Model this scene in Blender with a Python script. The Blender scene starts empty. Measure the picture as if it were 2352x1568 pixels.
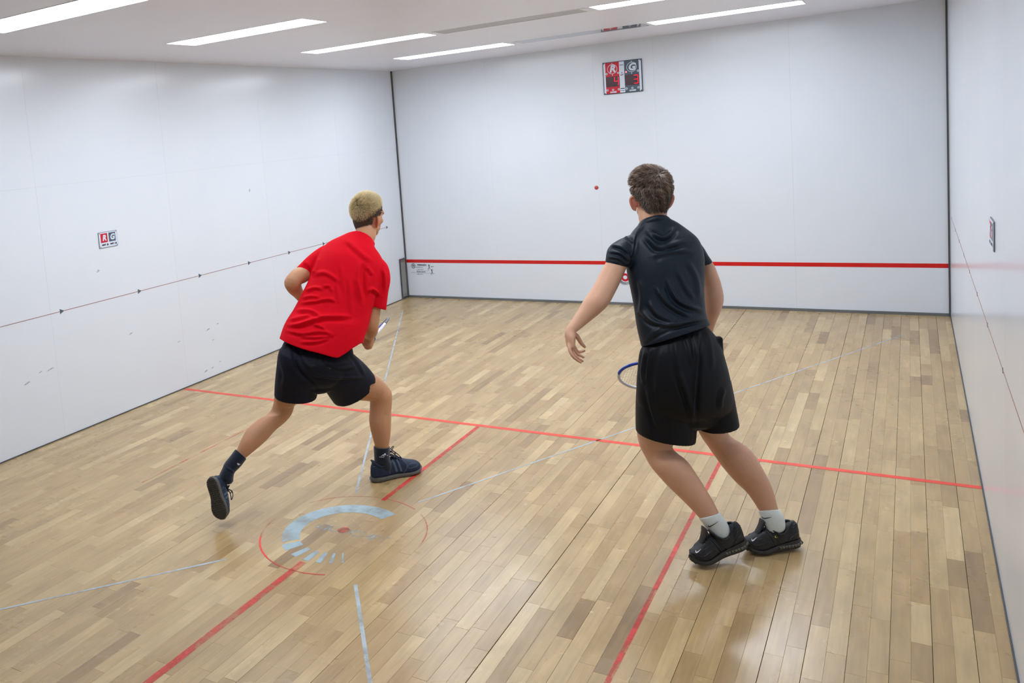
import bpy, bmesh, math, random
import numpy as np
from mathutils import Matrix, Vector
from mathutils.bvhtree import BVHTree

random.seed(7)
rng = np.random.default_rng(11)
SC = bpy.context.scene
COL = SC.collection

# ------------------------------------------------------------------ camera
IMW, IMH = 2352, 1568
FPX, PCX, PCY = 1960.02, 797.21, 522.87
CAMC = np.array([5.218, -9.073, 1.994])
CAMR = np.array([[0.834, 0.545, -0.084], [-0.014, -0.131, -0.991], [-0.551, 0.828, -0.102]])


def _rodrigues(r):
    th = np.linalg.norm(r)
    k = r / th
    K = np.array([[0, -k[2], k[1]], [k[2], 0, -k[0]], [-k[1], k[0], 0]])
    return np.eye(3) + math.sin(th) * K + (1 - math.cos(th)) * K @ K


CAMR = _rodrigues(np.array([0.123676, 0.582459, -0.051742])) @ np.array([[1, 0, 0], [0, 0, -1], [0, 1, 0]], float)
cam_data = bpy.data.cameras.new('camera')
cam_data.sensor_width = 36.0
cam_data.lens = FPX * 36.0 / IMW
cam_data.shift_x = (IMW / 2 - PCX) / IMW
cam_data.shift_y = (PCY - IMH / 2) / IMW
cam_data.clip_start = 0.05
cam = bpy.data.objects.new('camera', cam_data)
COL.objects.link(cam)
m4 = Matrix.Identity(4)
for i in range(3):
    m4[i][0], m4[i][1], m4[i][2], m4[i][3] = CAMR[0][i], -CAMR[1][i], -CAMR[2][i], CAMC[i]
cam.matrix_world = m4
SC.camera = cam

# ------------------------------------------------------------------ world and exposure
world = bpy.data.worlds.new('world')
SC.world = world
world.use_nodes = True
world.node_tree.nodes['Background'].inputs[0].default_value = (0.80, 0.86, 1.0, 1)
world.node_tree.nodes['Background'].inputs[1].default_value = 0.35
SC.view_settings.view_transform = 'Standard'
SC.view_settings.look = 'None'
SC.view_settings.gamma = 1.0
SC.view_settings.use_curve_mapping = False
SC.view_settings.exposure = 0.0
LAMP_STRENGTH = 25
LAMP_COLOUR = (0.845, 0.915, 1.0)
SC.cycles.max_bounces = 10
SC.cycles.diffuse_bounces = 6
SC.cycles.use_denoising = True

W, H = 5.5, 2.771
YB = -10.4          # back of the space behind the court, where the photographer stands


def at(px, py, D):
    """point seen at pixel (px, py) at D metres along the optical axis"""
    return CAMC + D * (CAMR.T @ np.array([(px - PCX) / FPX, (py - PCY) / FPX, 1.0]))


def project(P):
    q = (np.asarray(P) - CAMC) @ CAMR.T
    return np.stack([PCX + FPX * q[:, 0] / q[:, 2], PCY + FPX * q[:, 1] / q[:, 2]], 1), q[:, 2]


def srgb(r, g, b):
    def f(c):
        c /= 255.0
        return c / 12.92 if c <= 0.04045 else ((c + 0.055) / 1.055) ** 2.4
    return (f(r), f(g), f(b), 1.0)


# ------------------------------------------------------------------ materials
MATS = {}


def mat(name, col, rough=0.5, metal=0.0, noise=0.0, nscale=20.0, bump=0.0, bscale=60.0, coat=0.0, sheen=0.0,
        sss=0.0, spec=0.5, emit=None, estr=0.0, alpha_wear=None, rnoise=0.0, stretch=None):
    if name in MATS:
        return MATS[name]
    m = bpy.data.materials.new(name)
    m.use_nodes = True
    nt = m.node_tree
    p = nt.nodes['Principled BSDF']
    p.inputs['Base Color'].default_value = col
    p.inputs['Roughness'].default_value = rough
    p.inputs['Metallic'].default_value = metal
    p.inputs['Specular IOR Level'].default_value = spec
    p.inputs['Coat Weight'].default_value = coat
    p.inputs['Sheen Weight'].default_value = sheen
    if sss:
        p.inputs['Subsurface Weight'].default_value = sss
        p.inputs['Subsurface Radius'].default_value = (0.012, 0.005, 0.003)
        p.inputs['Subsurface Scale'].default_value = 0.6
    if emit:
        p.inputs['Emission Color'].default_value = emit
        p.inputs['Emission Strength'].default_value = estr
    tc = nt.nodes.new('ShaderNodeTexCoord')
    src = tc.outputs['Object']
    if stretch:
        mp = nt.nodes.new('ShaderNodeMapping')
        mp.inputs['Scale'].default_value = stretch
        nt.links.new(src, mp.inputs[0])
        src = mp.outputs[0]
    if noise:
        n = nt.nodes.new('ShaderNodeTexNoise')
        n.inputs['Scale'].default_value = nscale
        n.inputs['Detail'].default_value = 5
        nt.links.new(src, n.inputs['Vector'])
        r = nt.nodes.new('ShaderNodeMapRange')
        r.inputs[1].default_value, r.inputs[2].default_value = 0.3, 0.7
        r.inputs[3].default_value, r.inputs[4].default_value = 1 - noise, 1 + noise
        nt.links.new(n.outputs[0], r.inputs[0])
        mx = nt.nodes.new('ShaderNodeVectorMath')
        mx.operation = 'SCALE'
        mx.inputs[0].default_value = col[:3]
        nt.links.new(r.outputs[0], mx.inputs['Scale'])
        nt.links.new(mx.outputs[0], p.inputs['Base Color'])
        if rnoise:
            rr = nt.nodes.new('ShaderNodeMapRange')
            rr.inputs[1].default_value, rr.inputs[2].default_value = 0.3, 0.7
            rr.inputs[3].default_value, rr.inputs[4].default_value = rough - rnoise, rough + rnoise
            nt.links.new(n.outputs[0], rr.inputs[0])
            nt.links.new(rr.outputs[0], p.inputs['Roughness'])
    if bump:
        n2 = nt.nodes.new('ShaderNodeTexNoise')
        n2.inputs['Scale'].default_value = bscale
        n2.inputs['Detail'].default_value = 4
        nt.links.new(src, n2.inputs['Vector'])
        b = nt.nodes.new('ShaderNodeBump')
        b.inputs['Strength'].default_value = bump
        b.inputs['Distance'].default_value = 0.004
        nt.links.new(n2.outputs[0], b.inputs['Height'])
        nt.links.new(b.outputs[0], p.inputs['Normal'])
    if alpha_wear is not None:
        n3 = nt.nodes.new('ShaderNodeTexNoise')
        n3.inputs['Scale'].default_value = alpha_wear[0]
        n3.inputs['Detail'].default_value = 6
        n3.inputs['Roughness'].default_value = 0.65
        nt.links.new(tc.outputs['Object'], n3.inputs['Vector'])
        r3 = nt.nodes.new('ShaderNodeMapRange')
        r3.inputs[1].default_value, r3.inputs[2].default_value = alpha_wear[1], alpha_wear[2]
        r3.inputs[3].default_value, r3.inputs[4].default_value = alpha_wear[3], alpha_wear[4]
        nt.links.new(n3.outputs[0], r3.inputs[0])
        nt.links.new(r3.outputs[0], p.inputs['Alpha'])
    MATS[name] = m
    return m


def wood_material(name, kind):
    m = bpy.data.materials.new(name)
    m.use_nodes = True
    nt = m.node_tree
    L = nt.links.new
    p = nt.nodes['Principled BSDF']
    a = nt.nodes.new('ShaderNodeAttribute')
    a.attribute_type = kind
    a.attribute_name = 'tone'
    geo = nt.nodes.new('ShaderNodeNewGeometry')
    off = nt.nodes.new('ShaderNodeVectorMath')
    off.operation = 'MULTIPLY_ADD'
    comb = nt.nodes.new('ShaderNodeCombineXYZ')
    L(a.outputs['Fac'], comb.inputs[0]); L(a.outputs['Fac'], comb.inputs[1]); L(a.outputs['Fac'], comb.inputs[2])
    off.inputs[1].default_value = (37.0, 91.0, 13.0)
    L(comb.outputs[0], off.inputs[0]); L(geo.outputs['Position'], off.inputs[2])
    ramp = nt.nodes.new('ShaderNodeValToRGB')
    els = ramp.color_ramp.elements
    stops = [(0.0, (130, 101, 65)), (0.12, (146, 117, 77)), (0.4, (169, 140, 95)), (0.7, (182, 154, 107)), (1.0, (200, 174, 127))]
    els[0].position, els[0].color = stops[0][0], srgb(*stops[0][1])
    els[1].position, els[1].color = stops[-1][0], srgb(*stops[-1][1])
    for pos, c in stops[1:-1]:
        e = els.new(pos); e.color = srgb(*c)
    L(a.outputs['Fac'], ramp.inputs[0])
    # long grain
    mp = nt.nodes.new('ShaderNodeMapping'); mp.inputs['Scale'].default_value = (55, 3.2, 1)
    L(off.outputs[0], mp.inputs[0])
    n = nt.nodes.new('ShaderNodeTexNoise'); n.inputs['Scale'].default_value = 1.0; n.inputs['Detail'].default_value = 6
    n.inputs['Distortion'].default_value = 0.7
    L(mp.outputs[0], n.inputs['Vector'])
    r = nt.nodes.new('ShaderNodeMapRange'); r.inputs[1].default_value, r.inputs[2].default_value = .28, .72
    r.inputs[3].default_value, r.inputs[4].default_value = .88, 1.09
    L(n.outputs[0], r.inputs[0])
    # blotchy heartwood and dirt, per board
    mp2 = nt.nodes.new('ShaderNodeMapping'); mp2.inputs['Scale'].default_value = (13, 5, 1)
    L(off.outputs[0], mp2.inputs[0])
    n2 = nt.nodes.new('ShaderNodeTexNoise'); n2.inputs['Scale'].default_value = 1.0; n2.inputs['Detail'].default_value = 5
    L(mp2.outputs[0], n2.inputs['Vector'])
    r2 = nt.nodes.new('ShaderNodeMapRange'); r2.inputs[1].default_value, r2.inputs[2].default_value = .3, .68
    r2.inputs[3].default_value, r2.inputs[4].default_value = .86, 1.07
    L(n2.outputs[0], r2.inputs[0])
    mul = nt.nodes.new('ShaderNodeMath'); mul.operation = 'MULTIPLY'
    L(r.outputs[0], mul.inputs[0]); L(r2.outputs[0], mul.inputs[1])
    # grey scuffing that crosses the boards
    n3 = nt.nodes.new('ShaderNodeTexNoise'); n3.inputs['Scale'].default_value = 1.6; n3.inputs['Detail'].default_value = 4
    n3.inputs['Roughness'].default_value = .6
    L(geo.outputs['Position'], n3.inputs['Vector'])
    r3 = nt.nodes.new('ShaderNodeMapRange'); r3.inputs[1].default_value, r3.inputs[2].default_value = .44, .80
    r3.inputs[3].default_value, r3.inputs[4].default_value = 0, .36
    L(n3.outputs[0], r3.inputs[0])
    sc = nt.nodes.new('ShaderNodeVectorMath'); sc.operation = 'SCALE'
    L(ramp.outputs[0], sc.inputs[0]); L(mul.outputs[0], sc.inputs['Scale'])
    mix = nt.nodes.new('ShaderNodeMix'); mix.data_type = 'RGBA'
    mix.inputs['B'].default_value = srgb(176, 153, 114)
    L(sc.outputs[0], mix.inputs['A']); L(r3.outputs[0], mix.inputs['Factor'])
    # black specks and knots
    vo = nt.nodes.new('ShaderNodeTexVoronoi'); vo.inputs['Scale'].default_value = 3.1
    L(off.outputs[0], vo.inputs['Vector'])
    lt = nt.nodes.new('ShaderNodeMath'); lt.operation = 'LESS_THAN'; lt.inputs[1].default_value = 0.009
    L(vo.outputs['Distance'], lt.inputs[0])
    mix2 = nt.nodes.new('ShaderNodeMix'); mix2.data_type = 'RGBA'
    mix2.inputs['B'].default_value = srgb(70, 52, 36)
    L(mix.outputs['Result'], mix2.inputs['A']); L(lt.outputs[0], mix2.inputs['Factor'])
    L(mix2.outputs['Result'], p.inputs['Base Color'])
    rr = nt.nodes.new('ShaderNodeMapRange'); rr.inputs[1].default_value, rr.inputs[2].default_value = .3, .7
    rr.inputs[3].default_value, rr.inputs[4].default_value = .22, .34
    L(n3.outputs[0], rr.inputs[0]); L(rr.outputs[0], p.inputs['Roughness'])
    b = nt.nodes.new('ShaderNodeBump'); b.inputs['Strength'].default_value = .06; b.inputs['Distance'].default_value = .002
    L(n.outputs[0], b.inputs['Height']); L(b.outputs[0], p.inputs['Normal'])
    p.inputs['Specular IOR Level'].default_value = 0.8
    return m


# ------------------------------------------------------------------ object helpers
def link(o, parent=None):
    COL.objects.link(o)
    if parent is not None:
        o.parent = parent
        o.matrix_parent_inverse = Matrix.Translation(-parent.location) if parent.type == 'EMPTY' else Matrix.Identity(4)
    return o


def mesh_obj(name, V, F, material, parent=None, smooth=False):
    me = bpy.data.meshes.new(name)
    me.from_pydata([tuple(v) for v in V], [], [tuple(f) for f in F])
    if smooth:
        me.polygons.foreach_set('use_smooth', np.ones(len(me.polygons), bool))
    me.materials.append(material)
    me.update()
    return link(bpy.data.objects.new(name, me), parent)


def empty(name, loc=(0, 0, 0)):
    o = bpy.data.objects.new(name, None)
    o.empty_display_size = 0.1
    o.location = loc
    return link(o)


def tag(o, label=None, cat=None, group=None, kind=None):
    if label: o['label'] = label
    if cat: o['category'] = cat
    if group: o['group'] = group
    if kind: o['kind'] = kind
    return o


class MB:
    """collects geometry for one mesh"""
    def __init__(s):
        s.V, s.F = [], []

    def add(s, V, F):
        o = len(s.V)
        s.V.extend(tuple(float(c) for c in v) for v in V)
        s.F.extend(tuple(i + o for i in f) for f in F)
        return s

    def box(s, a, b):
        (x0, y0, z0), (x1, y1, z1) = a, b
        return s.add([(x0, y0, z0), (x1, y0, z0), (x1, y1, z0), (x0, y1, z0), (x0, y0, z1), (x1, y0, z1), (x1, y1, z1), (x0, y1, z1)],
                     [(3, 2, 1, 0), (4, 5, 6, 7), (0, 1, 5, 4), (1, 2, 6, 5), (2, 3, 7, 6), (3, 0, 4, 7)])

    def quad(s, *P):
        return s.add(P, [tuple(range(len(P)))])

    def tube(s, pts, rad, n=8, closed=False):
        P = np.array(pts, float)
        k = len(P)
        rad = np.broadcast_to(np.asarray(rad, float), (k,))
        T = np.zeros_like(P)
        for i in range(k):
            if closed:
                T[i] = P[(i + 1) % k] - P[i - 1]
            else:
                T[i] = P[min(i + 1, k - 1)] - P[max(i - 1, 0)]
        T /= np.linalg.norm(T, axis=1)[:, None] + 1e-12
        ref = np.array([0, 0, 1.0]) if abs(T[0][2]) < .9 else np.array([1.0, 0, 0])
        V, F = [], []
        u = np.cross(T[0], ref); u /= np.linalg.norm(u)
        for i in range(k):
            u = u - T[i] * (u @ T[i]); u /= np.linalg.norm(u) + 1e-12
            w = np.cross(T[i], u)
            for j in range(n):
                a = 2 * math.pi * j / n
                V.append(P[i] + rad[i] * (math.cos(a) * u + math.sin(a) * w))
        rng_i = range(k) if closed else range(k - 1)
        for i in rng_i:
            i2 = (i + 1) % k
            for j in range(n):
                F.append((i * n + j, i * n + (j + 1) % n, i2 * n + (j + 1) % n, i2 * n + j))
        if not closed:
            F.append(tuple(range(n - 1, -1, -1)))
            F.append(tuple(range((k - 1) * n, k * n)))
        return s.add(V, F)

    def ellipsoid(s, c, r, M=None, nu=24, nv=14):
        V, F = [], []
        M = np.eye(3) if M is None else M
        for i in range(nv + 1):
            th = math.pi * i / nv
            for j in range(nu):
                ph = 2 * math.pi * j / nu
                V.append(np.asarray(c) + M @ np.array([r[0] * math.sin(th) * math.cos(ph), r[1] * math.sin(th) * math.sin(ph), r[2] * math.cos(th)]))
        for i in range(nv):
            for j in range(nu):
                F.append((i * nu + j, i * nu + (j + 1) % nu, (i + 1) * nu + (j + 1) % nu, (i + 1) * nu + j))
        return s.add(V, F)

    def obj(s, name, material, parent=None, smooth=False):
        return mesh_obj(name, s.V, s.F, material, parent, smooth)


def catmull(A, sub):
    """A: (k, d) -> resampled"""
    k = len(A)
    out = []
    for i in range(k - 1):
        p0, p1, p2, p3 = A[max(i - 1, 0)], A[i], A[i + 1], A[min(i + 2, k - 1)]
        if i == 0: p0 = 2 * p1 - p2
        if i + 2 > k - 1: p3 = 2 * p2 - p1
        for j in range(sub):
            t = j / sub
            out.append(.5 * (2 * p1 + (p2 - p0) * t + (2 * p0 - 5 * p1 + 4 * p2 - p3) * t * t + (3 * p1 - p0 - 3 * p2 + p3) * t ** 3))
    out.append(A[-1])
    return np.array(out)


def ring(lx, ly, rx, ry, D, ratio=1.0, dD=0.0):
    L = at(lx, ly, D - dD / 2)
    R = at(rx, ry, D + dD / 2)
    u = (R - L) / 2
    return np.concatenate([(L + R) / 2, u, [np.linalg.norm(u) * ratio]])


def ringw(c, u, depth):
    return np.concatenate([np.asarray(c, float), np.asarray(u, float), [depth]])


def loft(mb, rings, sub=5, M=28, caps=('dome', 'dome'), power=1.0, scale=1.0, notch=None, hemfn=None):
    A = catmull(np.array(rings), sub)
    C, U, dep = A[:, :3], A[:, 3:6] * scale, A[:, 6] * scale
    k = len(C)
    T = np.gradient(C, axis=0)
    T /= np.linalg.norm(T, axis=1)[:, None] + 1e-12
    Wv = np.cross(T, U)
    Wv /= np.linalg.norm(Wv, axis=1)[:, None] + 1e-12
    for i in range(1, k):
        if Wv[i] @ Wv[i - 1] < 0: Wv[i] *= -1
    seq = [(C[i], U[i], Wv[i] * dep[i], None) for i in range(k)]

    def cap(i, sgn, kind):
        r = min(np.linalg.norm(U[i]), dep[i])
        out = []
        if kind == 'dome':
            for a in (25, 48, 68, 82):
                ca, sa = math.cos(math.radians(a)), math.sin(math.radians(a))
                out.append((C[i] + sgn * T[i] * r * .8 * sa, U[i] * ca, Wv[i] * dep[i] * ca, None))
        elif kind == 'hem':
            th = .0105 / r
            out.append((C[i], U[i] * (1 - th), Wv[i] * dep[i] * (1 - th), 'h'))
            out.append((C[i] - sgn * T[i] * .035, U[i] * (1 - 1.15 * th), Wv[i] * dep[i] * (1 - 1.15 * th), None))
        return out
    seq = list(reversed(cap(0, -1, caps[0]))) + seq + cap(k - 1, 1, caps[1])
    V, F = [], []
    for (c, u, w, h) in seq:
        for j in range(M):
            a = 2 * math.pi * j / M
            ca, sa = math.cos(a), math.sin(a)
            if power != 1.0:
                ca = math.copysign(abs(ca) ** power, ca); sa = math.copysign(abs(sa) ** power, sa)
            V.append(c + u * ca + w * sa)
    if notch:                      # (angle index, half-width, depth along the limb): a slit in the end ring
        nr = len(seq)
        last = nr - 1 - (2 if caps[1] == 'hem' else 0)
        for idx, hw, dpt in notch:
            for rr in range(last, min(last + 2, nr)):
                for d in range(-hw, hw + 1):
                    V[rr * M + (idx + d) % M] = V[rr * M + (idx + d) % M] - T[k - 1] * dpt * (1 - abs(d) / (hw + 1))
    if hemfn:                      # uneven hem at the start: offset along the limb by angle, fading up the first rings
        first = 2 if caps[0] == 'hem' else 0
        view = C[0] - CAMC
        for rr in range(0, first + 5):
            fall = 1.0 if rr <= first else 1 - (rr - first) / 5
            for j in range(M):
                a = 2 * math.pi * j / M
                w = Wv[0] * math.sin(a)
                near = 1.0 if w @ view < 0 else 0.0
                V[rr * M + j] = V[rr * M + j] - T[0] * hemfn(math.cos(a)) * near * min(1, abs(math.sin(a)) * 3) * fall
    n = len(seq)
    for i in range(n - 1):
        for j in range(M):
            F.append((i * M + j, i * M + (j + 1) % M, (i + 1) * M + (j + 1) % M, (i + 1) * M + j))
    V.append(np.mean(V[:M], axis=0)); V.append(np.mean(V[(n - 1) * M:n * M], axis=0))
    for j in range(M):
        F.append((len(V) - 2, (j + 1) % M, j))
        F.append((len(V) - 1, (n - 1) * M + j, (n - 1) * M + (j + 1) % M))
    mb.add(V, F)


def fuse(name, mb, voxel, smooth_it, material, parent, wrinkles=(), smooth_f=.5, post=None, flush=()):
    """join overlapping closed shapes into one continuous skin"""
    me = bpy.data.meshes.new(name)
    me.from_pydata(mb.V, [], mb.F)
    o = link(bpy.data.objects.new(name, me))
    r = o.modifiers.new('r', 'REMESH'); r.mode = 'VOXEL'; r.voxel_size = voxel
    if smooth_it:
        s = o.modifiers.new('s', 'SMOOTH'); s.factor = smooth_f; s.iterations = smooth_it
    dg = bpy.context.evaluated_depsgraph_get()
    dg.update()
    new = bpy.data.meshes.new_from_object(o.evaluated_get(dg))
    o.modifiers.clear()
    o.data = new
    bpy.data.meshes.remove(me)
    new.name = name
    n = len(new.vertices)
    co = np.empty(n * 3); new.vertices.foreach_get('co', co); co = co.reshape(-1, 3)
    no = np.empty(n * 3); new.vertices.foreach_get('normal', no); no = no.reshape(-1, 3)
    if len(wrinkles):
        pix, D = project(co)
        vd = co - CAMC
        vd /= np.linalg.norm(vd, axis=1)[:, None]
        facing = np.clip(-(no * vd).sum(1) * 2.2 + .15, 0, 1)
        disp = np.zeros(n)
        for pts, amp, wd in wrinkles:
            P = catmull(np.array(pts, float), 5) if len(pts) > 2 else np.array(pts, float)
            lo, hi = P.min(0) - 4 * wd, P.max(0) + 4 * wd
            sel = np.where((pix[:, 0] > lo[0]) & (pix[:, 0] < hi[0]) & (pix[:, 1] > lo[1]) & (pix[:, 1] < hi[1]))[0]
            if not len(sel): continue
            q = pix[sel]
            best = np.full(len(sel), 1e9); side = np.zeros(len(sel)); tt = np.zeros(len(sel))
            ns = len(P) - 1
            for i in range(ns):
                a, b = P[i], P[i + 1]
                d = b - a
                l2 = d @ d + 1e-9
                t = np.clip(((q - a) @ d) / l2, 0, 1)
                dv = q - (a + t[:, None] * d)
                dist = np.hypot(dv[:, 0], dv[:, 1])
                up = dist < best
                best[up] = dist[up]
                side[up] = (np.sign(d[0] * dv[:, 1] - d[1] * dv[:, 0]))[up]
                tt[up] = ((i + t) / ns)[up]
            x = best * side / wd
            prof = np.exp(-x * x) - .75 * np.exp(-(x - 1.5) ** 2 / .9)
            fade = np.clip(np.minimum(tt, 1 - tt) * 5 + .12, 0, 1)
            disp[sel] += amp * 1.25 * prof * fade
        co = co + no * (disp * facing)[:, None]
    if post is not None:
        co = post(co, no)
    if len(flush):
        fl = np.zeros(n)
        for c_, r_ in flush:
            fl = np.maximum(fl, np.clip(1.4 - np.linalg.norm(co - np.asarray(c_), axis=1) / r_, 0, 1))
        new.attributes.new('flush', 'FLOAT', 'POINT').data.foreach_set('value', fl.astype(np.float32))
    new.vertices.foreach_set('co', co.ravel())
    new.polygons.foreach_set('use_smooth', np.ones(len(new.polygons), bool))
    new.materials.clear()
    new.materials.append(material)
    new.update()
    if parent is not None:
        o.parent = parent
        o.matrix_parent_inverse = Matrix.Translation(-parent.location)
    return o


def bvh_of(*objs):
    V, F = [], []
    for o in objs:
        off = len(V)
        mw = o.matrix_world if o.parent is None else o.matrix_world
        V.extend(v.co.copy() for v in o.data.vertices)
        F.extend(tuple(i + off for i in p.vertices) for p in o.data.polygons)
    return BVHTree.FromPolygons(V, F)


def decal(bvh, polys, name, material, parent, lift=.0012):
    """flat print or seam pressed on to a surface: each outline point is laid on the surface it is seen on"""
    mb = MB()
    org = Vector(CAMC)
    for poly in polys:
        P = []
        for (x, y) in poly:
            d = Vector(at(x, y, 1.0) - CAMC).normalized()
            h = bvh.ray_cast(org, d)
            if h[0] is None: continue
            P.append(np.array(h[0] - d * lift))
        if len(P) >= 3:
            mb.quad(*P)
    return mb.obj(name, material, parent)


def stroke(pts, w):
    """polygon quads for a pixel polyline of width w (w may taper as a list)"""
    P = np.array(pts, float)
    ws = np.broadcast_to(np.asarray(w, float), (len(P),))
    T = np.gradient(P, axis=0); T /= np.linalg.norm(T, axis=1)[:, None]
    N = np.stack([-T[:, 1], T[:, 0]], 1)
    a, b = P + N * ws[:, None] / 2, P - N * ws[:, None] / 2
    return [[a[i], a[i + 1], b[i + 1], b[i]] for i in range(len(P) - 1)]


def text_mesh(body, size, offset=0.0, shear=0.0, extrude=0.0004, spacing=1.0):
    cu = bpy.data.curves.new('text', 'FONT')
    cu.body = body; cu.size = size; cu.offset = offset; cu.shear = shear; cu.extrude = extrude
    cu.align_x = 'CENTER'; cu.align_y = 'CENTER'; cu.space_character = spacing
    cu.resolution_u = 3
    o = link(bpy.data.objects.new('text', cu))
    dg = bpy.context.evaluated_depsgraph_get(); dg.update()
    me = bpy.data.meshes.new_from_object(o.evaluated_get(dg))
    bpy.data.objects.remove(o); bpy.data.curves.remove(cu)
    return me


def text_into(mb, body, size, f, **kw):
    """f maps (u, v, w) of the flat lettering to the world"""
    me = text_mesh(body, size, **kw)
    mb.add([f(*v.co) for v in me.vertices], [tuple(p.vertices) for p in me.polygons])
    bpy.data.meshes.remove(me)


# ================================================================== THE ROOM
M_wall = mat('white wall laminate', srgb(221, 227, 235), rough=.2, noise=.012, nscale=1.5, bump=.006, bscale=2.2, spec=.5)
M_back = mat('wall joint backing', srgb(190, 190, 192), rough=.8, noise=.05)
M_ceil = mat('ceiling paint', srgb(232, 233, 245), rough=.38, noise=.01, nscale=3)
M_sub = mat('dark subfloor', srgb(52, 40, 28), rough=.9, noise=.2)
M_alu = mat('grey aluminium trim', srgb(128, 134, 140), rough=.38, metal=.7, noise=.06, nscale=8)
M_dark = mat('dark metal edging', srgb(84, 86, 88), rough=.45, metal=.4, noise=.1)
M_red_line = mat('red wall paint', srgb(205, 18, 18), rough=.35, noise=.06, nscale=9)
M_brown_line = mat('brown wall line', srgb(150, 104, 92), rough=.5, noise=.15, nscale=7)
M_slate = mat('slate marker', srgb(78, 92, 104), rough=.5, noise=.05)
M_scuff = mat('rubber scuff', srgb(178, 180, 184), rough=.6, noise=.2, alpha_wear=(60, .35, .65, .1, .75))

floor = MB().box((-.1, YB, -.12), (W + .1, .1, -.014)).obj('floor', M_sub)
tag(floor, 'pale worn wooden strip floor of the court with faded red and blue lines', kind='structure')

# planks: 64.5 mm strips, two to a board, random lengths
PITCH, X0 = .0645, 5.1315
M_plank = wood_material('maple plank', 'OBJECT')
M_planks = wood_material('maple planks far', 'GEOMETRY')
LENS = [.24, .3, .36, .42, .48, .56, .66, .8]


def plank_geo(w, l, b=.0006):
    z0, z1 = -.014, 0.0
    V = []
    for (z, i) in ((z0, 0), (z1 - b, 0), (z1, b)):
        V += [(-w / 2 + i, -l / 2 + i, z), (w / 2 - i, -l / 2 + i, z), (w / 2 - i, l / 2 - i, z), (-w / 2 + i, l / 2 - i, z)]
    F = [(8, 9, 10, 11)]
    for k in (0, 4):
        for j in range(4):
            F.append((k + j, k + (j + 1) % 4, k + 4 + (j + 1) % 4, k + 4 + j))
    return V, F


PG = {}
planks = []
k0 = int(math.floor((0 - X0) / PITCH))
k1 = int(math.ceil((W - X0) / PITCH))
prng = random.Random(5)
GAPS = [prng.choice([.0003, .0004, .0006, .0008, .0012, .0016]) for _ in range(97)]
for k in range(k0, k1):
    xa, xb = X0 + k * PITCH, X0 + (k + 1) * PITCH
    gl = GAPS[k % 97] if k % 2 == 0 else .0002      # board edges gape more than the glued middle joint
    gr = .0002 if k % 2 == 0 else GAPS[(k + 1) % 97]
    if k == -20: gl = .0034
    if k == -21: gr = .0034
    if k in (-5, -7): gr = .0028
    xa, xb = max(xa + gl / 2, 0.001), min(xb - gr / 2, W - .001)
    if xb - xa < .008: continue
    y = -prng.random() * .5
    ya = 0.0
    first = True
    while ya > -8.05:
        l = prng.choice(LENS) if not first else None
        if first:
            yb = y - .06; first = False
        else:
            yb = ya - l
        e_ = prng.choice([.0001, .0001, .0001, .0005])
        planks.append((xa, xb, yb + e_, ya - .0001))
        ya = yb
cen = np.array([((a + b) / 2, (c + d) / 2, 0) for a, b, c, d in planks])
pix, dep = project(cen)
area = np.array([(b - a) * (d - c) for a, b, c, d in planks]) / np.maximum(dep, .3) ** 3 * 1.99
inside = (pix[:, 0] > 10) & (pix[:, 0] < IMW - 10) & (pix[:, 1] > 10) & (pix[:, 1] < IMH - 10) & (dep > .5)
order = np.argsort(-np.where(inside, area, -1))
singles = set(order[:300].tolist())
tones = []
for i in range(len(planks)):
    t = prng.gauss(.6, .135)
    if prng.random() < .03: t = prng.uniform(.12, .26)
    if prng.random() < .07: t = prng.uniform(.85, 1.0)
    tones.append(min(max(t, 0), 1))
far = MB(); far_t = []
for i, (a, b, c, d) in enumerate(planks):
    w, l = round(b - a, 4), round(d - c, 4)
    if i in singles:
        key = (w, l)
        if key not in PG:
            V, F = plank_geo(w, l)
            me = bpy.data.meshes.new('plank')
            me.from_pydata(V, [], F); me.materials.append(M_plank); me.update()
            PG[key] = me
        o = link(bpy.data.objects.new('plank', PG[key]), floor)
        o.location = ((a + b) / 2, (c + d) / 2, 0)
        o['tone'] = tones[i]
    else:
        V, F = plank_geo(b - a, d - c)
        far.add([(v[0] + (a + b) / 2, v[1] + (c + d) / 2, v[2]) for v in V], F)
        far_t += [tones[i]] * len(F)
fo = far.obj('planking', M_planks, floor)
at_ = fo.data.attributes.new('tone', 'FLOAT', 'FACE')
at_.data.foreach_set('value', np.array(far_t, np.float32))
tag(fo, kind='stuff')
# floor of the space behind the court
MB().box((0, YB, -.014), (W, -8.06, -.002)).obj('back_flooring', mat('back floor', srgb(170, 150, 120), rough=.5, noise=.08), floor)


# ------------------------------------------------------------------ court markings (paint on the floor)
def paint(name, mbb, m):
    return mbb.obj(name, m, floor)


ZP = .0009
M_redA = mat('red court paint', srgb(228, 72, 52), rough=.4, noise=.12, nscale=6, alpha_wear=(22, .28, .42, .8, 1.0))
M_redW = mat('worn red court paint', srgb(214, 60, 52), rough=.4, noise=.14, nscale=6, alpha_wear=(7, .36, .6, .22, .97))
M_redF = mat('faded red court paint', srgb(206, 96, 76), rough=.45, noise=.1, alpha_wear=(5, .38, .66, .0, .8))
M_blueF = mat('faded blue court paint', srgb(180, 193, 200), rough=.4, noise=.08, alpha_wear=(6, .32, .54, .35, .9))
M_blueL = mat('worn blue emblem paint', srgb(164, 186, 194), rough=.36, noise=.06, alpha_wear=(9, .30, .55, .45, .93))
M_blueLF = mat('rubbed blue emblem paint', srgb(164, 182, 190), rough=.42, noise=.06, alpha_wear=(20, .4, .63, .03, .75))
M_redLF = mat('rubbed red emblem paint', srgb(206, 90, 66), rough=.42, noise=.06, alpha_wear=(26, .36, .62, .15, .85))


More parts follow.
